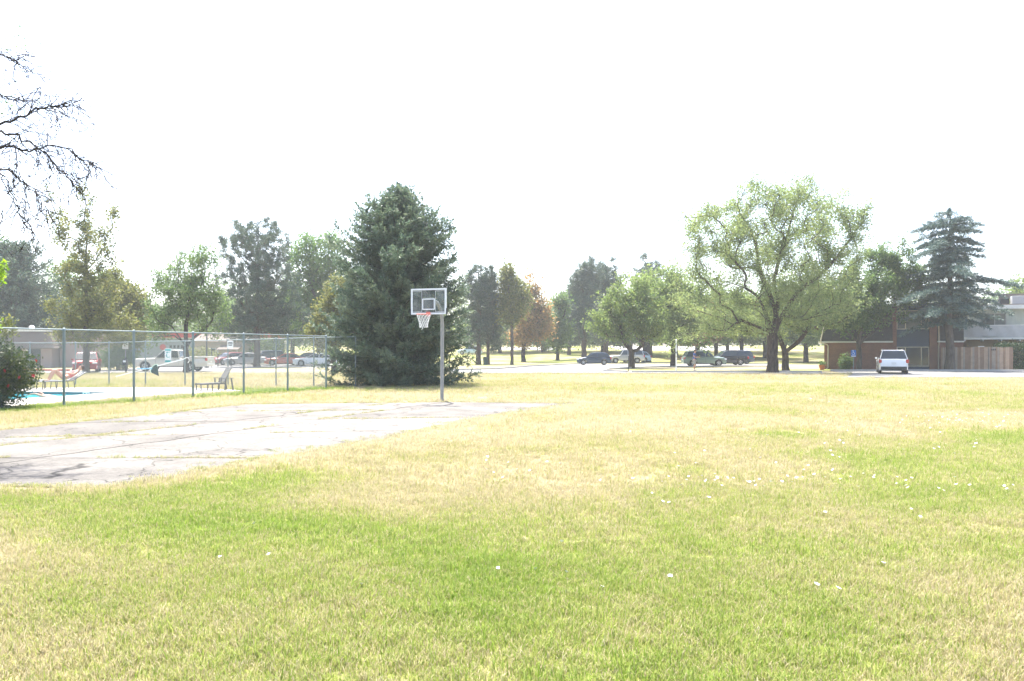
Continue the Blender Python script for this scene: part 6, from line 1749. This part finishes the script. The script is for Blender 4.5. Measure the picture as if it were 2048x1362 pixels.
MB().box((12.55, -0.58, 2.06), (0.45, 0.06, 0.07)).build('gate_cap', M['fascia'], wf)
for i_ in range(3): MB().box((13.35 + i_ * 0.13, -0.578, 1.78 + 0.01 * i_), (0.08, 0.012, 0.14)).build('house_number', M['darkplastic'], wf)

bh_ = thing('bathhouse', 'low pool bathhouse with brown shake mansard roof', 'building', (-45.2, 78.0, 0), math.radians(8))
MB().box((-9.2, 4, 0.95), (17.6, 7.4, 1.9)).build('wall', M['pinkwall'], bh_)
MB().box((-2.1, 0.28, 0.95), (1.3, 0.06, 1.86)).build('recess_panel', M['darkplastic'], bh_)  # flat dark panel: shade of an open recess put into the colour
mansard(-19, 0.1, False, True, -0.5, 8.2, 1.92, 3.6, 0.75, bh_, M['shake'], 0.4, 0.34, 9)
MB().box((-9.6, 3.9, 3.72), (18.0, 7.6, 0.24)).build('fascia', M['fascia'], bh_)
MB().lathe([(0.25, 0), (0.25, 0.3), (0.12, 0.42)], n=10, M=Matrix.Translation((-3, 2, 3.84))).build('roof_vent', M['white'], bh_)
MB().box((1.6, 4.6, 1.6), (3.6, 6.0, 3.2)).build('rear_wall', M['pinkwall'], bh_)
mansard(-0.3, 3.8, False, True, 1.2, 8.0, 3.2, 4.0, 0.35, bh_, M['shake'], 0.4, 0.3, 13)
MB().box((1.6, 4.6, 4.08), (2.6, 5.4, 0.16)).build('fascia', M['fascia'], bh_)

sh = thing('store_building', 'grey roadside store with red band along its roof', 'building', (gx(330, 110), 110, 0.1), 0.02)
MB().box((2, 5, 1.65), (24, 9, 3.5)).build('wall', M['greywall'], sh)
MB().box((2, 5, 3.72), (24.6, 9.6, 0.62)).build('red_band', M['redband'], sh)
MB().box((2, 5, 3.36), (24.4, 9.4, 0.10)).build('white_band', M['fascia'], sh)
lg = MB()
for i_, w_ in enumerate((0.34, 0.30, 0.30, 0.26)): lg.box((0.6 + i_ * 0.52, 0.48, 2.15), (w_, 0.03, 0.42))
lg.build('sign_letter', M['darkplastic'], sh)
MB().lathe([(0.02, -0.02), (0.42, -0.02), (0.42, 0.02), (0.02, 0.02)], n=16, M=Matrix.Translation((-0.5, 0.47, 2.1)) @ Matrix.Rotation(PI / 2, 4, 'X')).build('sign_disc', M['redband'], sh)
ho = thing('beige_house', 'beige house with low brown gable roof beyond the pickup', 'house', (gx(437, 104), 104, 0.02), 0.0)
MB().box((0, 4, 1.45), (6.2, 8, 2.9)).build('wall', M['beige'], ho)
gr_ = MB(); gr_.add([(-3.5, -0.4, 2.9), (3.5, -0.4, 2.9), (3.5, 8.4, 2.9), (-3.5, 8.4, 2.9), (-3.5, 4, 4.2), (3.5, 4, 4.2)], [(0, 1, 5, 4), (2, 3, 4, 5), (3, 0, 4), (1, 2, 5), (3, 2, 1, 0)])
gr_.build('roof', M['shake'], ho)
window(ho, -1.5, -0.35, 0.5, 2.0, -0.03, [0.5], M['glass'], M['fascia'])
pr_ = MB(); pr_.add([(0.3, -1.6, 1.85), (3.1, -1.6, 1.85), (3.1, 0, 2.35), (0.3, 0, 2.35), (0.3, -1.6, 1.75), (3.1, -1.6, 1.75), (3.1, 0, 2.25), (0.3, 0, 2.25)], [(0, 1, 2, 3), (7, 6, 5, 4), (0, 4, 5, 1), (1, 5, 6, 2), (2, 6, 7, 3), (3, 7, 4, 0)])
pr_.build('porch_roof', M['shake'], ho)
for x in (0.45, 2.95): MB().box((x, -1.45, 0.88), (0.1, 0.1, 1.75)).build('porch_post', M['fascia'], ho)

# ------------------------------------------------------------------ posts, signs, bins
ac = thing('accessible_parking_sign', 'blue accessible parking sign on a thin post by the brick wall', 'sign', (gx(1707, 67.2), 67.2, 0), RZ)
MB().tube([(0, 0, -0.1), (0, 0, 1.75)], 0.025, n=8).build('post', M['galv'], ac, smooth=1.0)
MB().box((0, -0.04, 1.47), (0.40, 0.012, 0.58)).build('plate', M['signblue'], ac, bevel=0.004)
sm = MB()
fy = -0.052
sm.lathe([(0.004, -0.002), (0.034, -0.002), (0.034, 0.002), (0.004, 0.002)], n=12, M=Matrix.Translation((-0.04, fy, 1.69)) @ Matrix.Rotation(PI / 2, 4, 'X'))
sm.tube([(-0.03, fy, 1.64), (-0.015, fy, 1.52), (0.07, fy, 1.52), (0.10, fy, 1.41), (0.13, fy, 1.41)], 0.014, n=6)
sm.tube([(-0.02, fy, 1.58), (0.06, fy, 1.58)], 0.012, n=6)
sm.tube([(-0.06 + 0.1 * math.cos(t) + 0.04, fy, 1.47 + 0.1 * math.sin(t)) for t in np.linspace(2.2, 6.0, 12)], 0.013, n=6)
sm.build('wheelchair_symbol', M['white'], ac)
MB().box((0, -0.048, 1.24), (0.34, 0.006, 0.07)).build('white_strip', M['white'], ac)
wp = thing('white_post', 'tall thin white post on the grass island', 'post', (gx(1352.5, 65.5), 65.5, 0))
MB().tube([(0, 0, -0.1), (0, 0, 2.6)], 0.055, n=10).build('shaft', M['white_metal'], wp, smooth=1.0)
MB().lathe([(0.07, 2.55), (0.07, 2.62), (0.03, 2.66)], n=10).build('cap', M['white_metal'], wp)
MB().box((0, -0.06, 1.55), (0.14, 0.03, 0.16)).build('tag', M['galv'], wp)
mp_ = thing('marker_post', 'short dark marker post in front of the island maple', 'post', (gx(1257, 65.0), 65.0, 0))
MB().tube([(0, 0, -0.1), (0, 0, 1.25)], 0.035, n=8).build('shaft', M['black_metal'], mp_, smooth=1.0)
MB().lathe([(0.045, 1.2), (0.045, 1.26), (0.02, 1.29)], n=8).build('cap', M['black_metal'], mp_)
lp = thing('lamp_post', 'dark lamp post rising behind the pickup', 'lamp post', (gx(413.5, 79), 79, 0))
MB().lathe([(0.22, 0), (0.22, 0.35), (0.10, 0.5)], n=12).build('base', M['black_metal'], lp)
MB().tube([(0, 0, 0.4), (0, 0, 5.6)], [0.085, 0.06], n=10).build('pole', M['black_metal'], lp, smooth=1.0)
MB().bar((0, 0, 5.5), (0.9, -0.3, 5.62), 0.06, 0.06).build('arm', M['black_metal'], lp)
MB().box((1.05, -0.35, 5.62), (0.5, 0.3, 0.12), rz=-0.3).build('lamp_head', M['black_metal'], lp, bevel=0.03)
tp_ = thing('marker_post', 'thin dark post left of the black railing', 'post', (gx(423, 80), 80, 0))
MB().tube([(0, 0, -0.1), (0, 0, 1.95)], 0.05, n=8).build('shaft', M['black_metal'], tp_, smooth=1.0); MB().lathe([(0.07, 1.9), (0.07, 1.97), (0.02, 2.0)], n=8).build('cap', M['black_metal'], tp_)
ds = thing('waste_station', 'black waste station post with a white label behind the pool', 'bin', (gx(252, 58.5), 58.5, 0))
MB().tube([(0, 0, -0.1), (0, 0, 1.2)], 0.05, n=8).build('post', M['black_metal'], ds, smooth=1.0)
MB().box((0, -0.12, 0.85), (0.32, 0.24, 0.42)).build('bag_box', M['black_metal'], ds, bevel=0.03); MB().box((0, -0.246, 0.92), (0.2, 0.01, 0.14)).build('label_plate', M['white'], ds)
tb = thing('trash_bin', 'dark green trash bin standing beside the slim pine', 'bin', (gx(971, 95.2), 95.2, 0))
MB().lathe([(0.26, 0), (0.30, 0.75), (0.32, 0.78), (0.32, 0.82)], n=16).build('drum', plain('dark_green_paint', (0.02, 0.06, 0.045), rough=0.6), tb, smooth=0.7)
MB().lathe([(0.33, 0.82), (0.30, 0.92), (0.10, 0.97)], n=16).build('lid', M['black_metal'], tb, smooth=0.7)
rl = thing('metal_railing', 'black metal railing enclosure in front of the parked silver car', 'railing', (gx(436, 85.5), 85.5, 0))
RLW = gx(541, 85.5) - gx(436, 85.5)
for z in (0.12, 1.25): MB().bar((0, 0, z), (RLW, 0, z), 0.05, 0.06).build('rail', M['black_metal'], rl)
for i in range(5): MB().box((RLW * i / 4, 0, 0.66), (0.09, 0.09, 1.36)).build('post', M['black_metal'], rl)
bal = MB().box((0, 0, 0.68), (0.028, 0.028, 1.08)).mesh('baluster')
for i in range(44):
    xx = RLW * (i + 0.5) / 44
    link('baluster', bal, M['black_metal'], rl, (xx, 0, 0))
uc = thing('utility_cabinet', 'pale blue-white utility cabinet behind the orange sedan', 'cabinet', (gx(509, 112), 112, 0.12))
MB().box((0, 0, 0.9), (1.15, 0.7, 1.8)).build('body', plain('pale_blue_paint', (0.55, 0.66, 0.70), rough=0.5), uc, bevel=0.03)
MB().box((0, 0, 1.84), (1.25, 0.8, 0.08)).build('lid', M['redband'], uc, bevel=0.02); MB().box((0, -0.36, 0.9), (0.02, 0.02, 1.5)).build('door_seam', M['darkplastic'], uc)
pt_ = thing('flower_pot', 'terracotta pot with a small plant at the left corner of the brick building', 'plant pot', (gx(1644, 70.0), 70.0, 0))
MB().lathe([(0.18, 0), (0.26, 0.36), (0.29, 0.36), (0.29, 0.44), (0.20, 0.43)], n=16).build('pot', M['terracotta'], pt_, smooth=0.6)
rng = np.random.RandomState(3)
P, t = leaf_cluster(rng.normal(size=(26, 3)) * np.array([0.12, 0.12, 0.10]) + np.array([0, 0, 0.58]), 10, 0.06, 0.14, 0.06, rng)
link('foliage', leaf_mesh('foliage', P, t), LF['deep'], pt_)

# ------------------------------------------------------------------ small white flowers in the lawn
M['petal'] = plain('white_petal', (0.85, 0.84, 0.86), rough=0.5, var=0.04)
fm = MB()
nf = 10
fm.add([(0, 0, 0.0)] + [(0.009 * math.cos(2 * PI * i / nf), 0.009 * math.sin(2 * PI * i / nf), 0.012) for i in range(nf)] + [((0.020 + 0.003 * (i % 2)) * math.cos(2 * PI * i / nf), (0.020 + 0.003 * (i % 2)) * math.sin(2 * PI * i / nf), 0.019) for i in range(nf)],
       [(0, 1 + i, 1 + (i + 1) % nf) for i in range(nf)] + [(1 + i, 1 + nf + i, 1 + nf + (i + 1) % nf, 1 + (i + 1) % nf) for i in range(nf)])
fme = fm.mesh('bindweed_flower', 1.5)
rf = random.Random(12)
near = [(508, 1057), (440, 1125), (538, 1121), (996, 1148), (1071, 1149), (1132, 1157), (723, 1182), (1204, 1186), (1340, 1165), (1632, 1182), (1675, 1190), (1767, 1138), (1123, 1095), (1822, 1028), (1650, 1034), (1658, 1012), (1840, 1043), (950, 967)]
NEARLAB = ['lone white flower in the green band below the court corner', 'leftmost white flower in the near lawn', 'white flower just right of the leftmost one', 'left one of three white flowers in a row at mid lawn', 'middle one of three white flowers in a row at mid lawn', 'right one of three white flowers in a row at mid lawn', 'lone white flower left of the lowest middle ones', 'lowest white flower right of the row of three', 'white flower in the green lawn under the large locust', 'left one of the lowest pair of flowers on the right', 'right one of the lowest pair of flowers on the right', 'white flower above the lowest pair on the right', 'white flower above the row of three at mid lawn', 'lone white flower in the brown patch on the right', 'lower one of two flowers one above the other', 'upper one of two flowers one above the other', 'white flower at the lower edge of the brown patch', 'white flower in the lawn below the hoop and court edge']
spots = [gpt(px, py) for px, py in near]
for cx, cy, sx, sy_, n in ((1460, 965, 60, 8, 22), (1640, 955, 60, 7, 16), (1350, 960, 60, 22, 22), (1820, 972, 40, 8, 10), (1920, 985, 60, 6, 7), (1960, 838, 80, 9, 62), (1780, 850, 90, 12, 34), (1700, 800, 120, 8, 18), (1030, 935, 60, 14, 12), (1900, 890, 110, 18, 20), (1560, 915, 90, 14, 12), (1480, 880, 100, 6, 10)):
    for _ in range(n): spots.append(gpt(cx + rf.gauss(0, sx), cy + rf.gauss(0, sy_)))
for i, (x, y) in enumerate(spots):
    if y > 45 or y < 4: continue
    o = link('bindweed_flower', fme, M['petal'], None, (x, y, 0.034 + rf.uniform(0, 0.012)))
    s_ = rf.uniform(0.65, 1.0) * (1 if y < 12 else 1.15)
    o.scale = (s_, s_, s_); o.rotation_euler = (rf.uniform(0.15, 0.6), rf.uniform(-0.25, 0.25), rf.uniform(0, 6.28))
    if i < len(near): setp(o, NEARLAB[i], 'flower', 'near lawn flowers')
    else: setp(o, 'tiny white bindweed flower among many in the dry lawn', 'flower', 'scattered lawn flowers')

# ------------------------------------------------------------------ grass blades
def tuft(seed, nb, h, rad):
    r = random.Random(seed)
    mb = MB()
    for _ in range(nb):
        a = r.uniform(0, 6.28); d = rad * math.sqrt(r.random()); x, y = d * math.cos(a), d * math.sin(a)
        b = r.uniform(0, 6.28); w = r.uniform(0.0016, 0.0032); hh = h * r.uniform(0.45, 1.15); ln = r.uniform(0.15, 1.0) * hh
        dx, dy = math.cos(b), math.sin(b); px, py = -dy * w, dx * w
        mx_, my_ = x + dx * ln * 0.35, y + dy * ln * 0.35
        mb.add([(x - px, y - py, 0), (x + px, y + py, 0), (mx_ + px * 0.8, my_ + py * 0.8, hh * 0.62), (mx_ - px * 0.8, my_ - py * 0.8, hh * 0.62), (x + dx * ln, y + dy * ln, hh * 0.95)], [(0, 1, 2, 3), (3, 2, 4)])
    me = mb.mesh('grass_tuft')
    ta = me.attributes.new('tint', 'FLOAT', 'POINT')
    vals = []
    for _ in range(nb):
        v = r.gauss(-0.04, 0.16) if r.random() > 0.2 else r.uniform(0.15, 0.6)
        vals += [v] * 5
    ta.data.foreach_set('value', vals)
    return me
tcol = bpy.data.collections.new('grass_tufts')
for i in range(5):
    o = bpy.data.objects.new('grass_tuft', tuft(900 + i, 24, 0.042 if i < 4 else 0.075, 0.075))
    o.data.materials.append(M['blade']); tcol.objects.link(o)
rg = np.random.RandomState(77)
def scatter(y0, y1, dens, pad=4.5):
    hw = 0.66
    A = hw * (y1 * y1 - y0 * y0) + 2 * pad * (y1 - y0)
    n = int(A * dens)
    y = np.sqrt(rg.rand(n) * (y1 * y1 - y0 * y0) + y0 * y0)
    x = (rg.rand(n) * 2 - 1) * (hw * y + pad)
    return x, y
zones = [(3.0, 6.5, 560, 1.0), (6.5, 10, 330, 1.1), (10, 16, 150, 1.3), (16, 26, 66, 1.6), (26, 44, 26, 2.1), (44, 58, 12, 2.6)]
X, Yg, S = [], [], []
for y0, y1, dn_, sc in zones:
    x, y = scatter(y0, y1, dn_); X.append(x); Yg.append(y); S.append(np.full(len(x), sc) * rg.uniform(0.75, 1.3, len(x)))
X = np.concatenate(X); Yg = np.concatenate(Yg); S = np.concatenate(S)
bad = inside(X, Yg, DECK)
wob = (fbm(X, Yg, 1.1, 31, 4) - 0.5) * 1.3
bad |= inside(X + wob, Yg + wob, COURT) | inside(X, Yg, ROAD_R) | inside(X, Yg, LOT_R)
X, Yg, S = X[~bad], Yg[~bad], S[~bad]
# grass in the court cracks
cx_, cy_ = [], []
for p in slabs:
    for i in range(len(p)):
        a, b = p[i], p[(i + 1) % len(p)]
        L = math.hypot(b[0] - a[0], b[1] - a[1])
        n = int(L * 16)
        tt = rg.rand(n); keep = vnoise(a[0] + (b[0] - a[0]) * tt, a[1] + (b[1] - a[1]) * tt, 0.9, 41) > 0.55
        cx_.append((a[0] + (b[0] - a[0]) * tt + rg.normal(size=n) * 0.03)[keep]); cy_.append((a[1] + (b[1] - a[1]) * tt + rg.normal(size=n) * 0.03)[keep])
# ragged turf creeping over the court edge
for i in range(len(COURT)):
    a, b = COURT[i], COURT[(i + 1) % len(COURT)]
    L = math.hypot(b[0] - a[0], b[1] - a[1]); n = int(L * 55)
    tt = rg.rand(n); ex = a[0] + (b[0] - a[0]) * tt; ey = a[1] + (b[1] - a[1]) * tt
    nx_, ny_ = -(b[1] - a[1]) / L, (b[0] - a[0]) / L
    amp = 0.07 + 0.26 * np.clip(vnoise(ex, ey, 1.3, 51) * 1.6 - 0.5, 0, 1)
    o_ = rg.normal(size=n) * amp + 0.04
    cx_.append(ex + nx_ * o_); cy_.append(ey + ny_ * o_)
cx_ = np.concatenate(cx_); cy_ = np.concatenate(cy_)
n0 = len(X)
X = np.concatenate([X, cx_]); Yg = np.concatenate([Yg, cy_]); S = np.concatenate([S, rg.uniform(0.5, 1.0, len(cx_))])
dry = dryness(X, Yg)
dry[n0:] = rg.uniform(0.3, 0.9, len(X) - n0)
me = bpy.data.meshes.new('lawn_grass')
me.vertices.add(len(X))
Zg = np.where(np.arange(len(X)) >= n0, 0.012, 0.0)
me.vertices.foreach_set('co', np.stack([X, Yg, Zg], 1).reshape(-1).astype(np.float32))
at1 = me.attributes.new('dry', 'FLOAT', 'POINT'); at1.data.foreach_set('value', np.clip(dry + rg.normal(size=len(X)) * 0.06, 0, 1).astype(np.float32))
at2 = me.attributes.new('scl', 'FLOAT', 'POINT'); at2.data.foreach_set('value', S.astype(np.float32))
at3 = me.attributes.new('rot', 'FLOAT_VECTOR', 'POINT')
rot = np.stack([rg.normal(size=len(X)) * 0.12, rg.normal(size=len(X)) * 0.12, rg.rand(len(X)) * 6.28], 1)
at3.data.foreach_set('vector', rot.reshape(-1).astype(np.float32))
grass = link('lawn_grass', me)
setp(grass, 'short mown grass blades covering the lawn, green to straw', 'grass', kind='stuff')
ng = bpy.data.node_groups.new('grass_scatter', 'GeometryNodeTree')
ng.interface.new_socket('Geometry', in_out='INPUT', socket_type='NodeSocketGeometry')
ng.interface.new_socket('Geometry', in_out='OUTPUT', socket_type='NodeSocketGeometry')
gi = ng.nodes.new('NodeGroupInput'); go = ng.nodes.new('NodeGroupOutput')
ip = ng.nodes.new('GeometryNodeInstanceOnPoints'); ci = ng.nodes.new('GeometryNodeCollectionInfo')
ci.inputs['Collection'].default_value = tcol; ci.inputs['Separate Children'].default_value = True; ci.inputs['Reset Children'].default_value = True
ip.inputs['Pick Instance'].default_value = True
def nattr(name, typ):
    n = ng.nodes.new('GeometryNodeInputNamedAttribute'); n.data_type = typ; n.inputs['Name'].default_value = name
    return [o for o in n.outputs if o.enabled][0]
ng.links.new(gi.outputs[0], ip.inputs['Points']); ng.links.new(ci.outputs[0], ip.inputs['Instance'])
e2r = ng.nodes.new('FunctionNodeEulerToRotation'); ng.links.new(nattr('rot', 'FLOAT_VECTOR'), e2r.inputs[0])
ng.links.new(e2r.outputs[0], ip.inputs['Rotation']); ng.links.new(nattr('scl', 'FLOAT'), ip.inputs['Scale'])
ng.links.new(ip.outputs[0], go.inputs[0])
md = grass.modifiers.new('scatter', 'NODES'); md.node_group = ng

# ------------------------------------------------------------------ haze in the air
hz = MB().box((0, 198, 13.5), (610, 456, 33)).build('haze')
setp(hz, 'thin pale summer haze filling the air', 'haze', kind='stuff')
hm = bpy.data.materials.new('summer_haze'); hm.use_nodes = True
hn = hm.node_tree.nodes; hl = hm.node_tree.links; hn.clear()
ho_ = hn.new('ShaderNodeOutputMaterial'); hv = hn.new('ShaderNodeVolumePrincipled')
hv.inputs['Color'].default_value = (0.90, 0.95, 1.0, 1)
hv.inputs['Density'].default_value = 0.00055
hv.inputs['Anisotropy'].default_value = 0.3
hl.new(hv.outputs[0], ho_.inputs['Volume'])
hz.data.materials.append(hm)
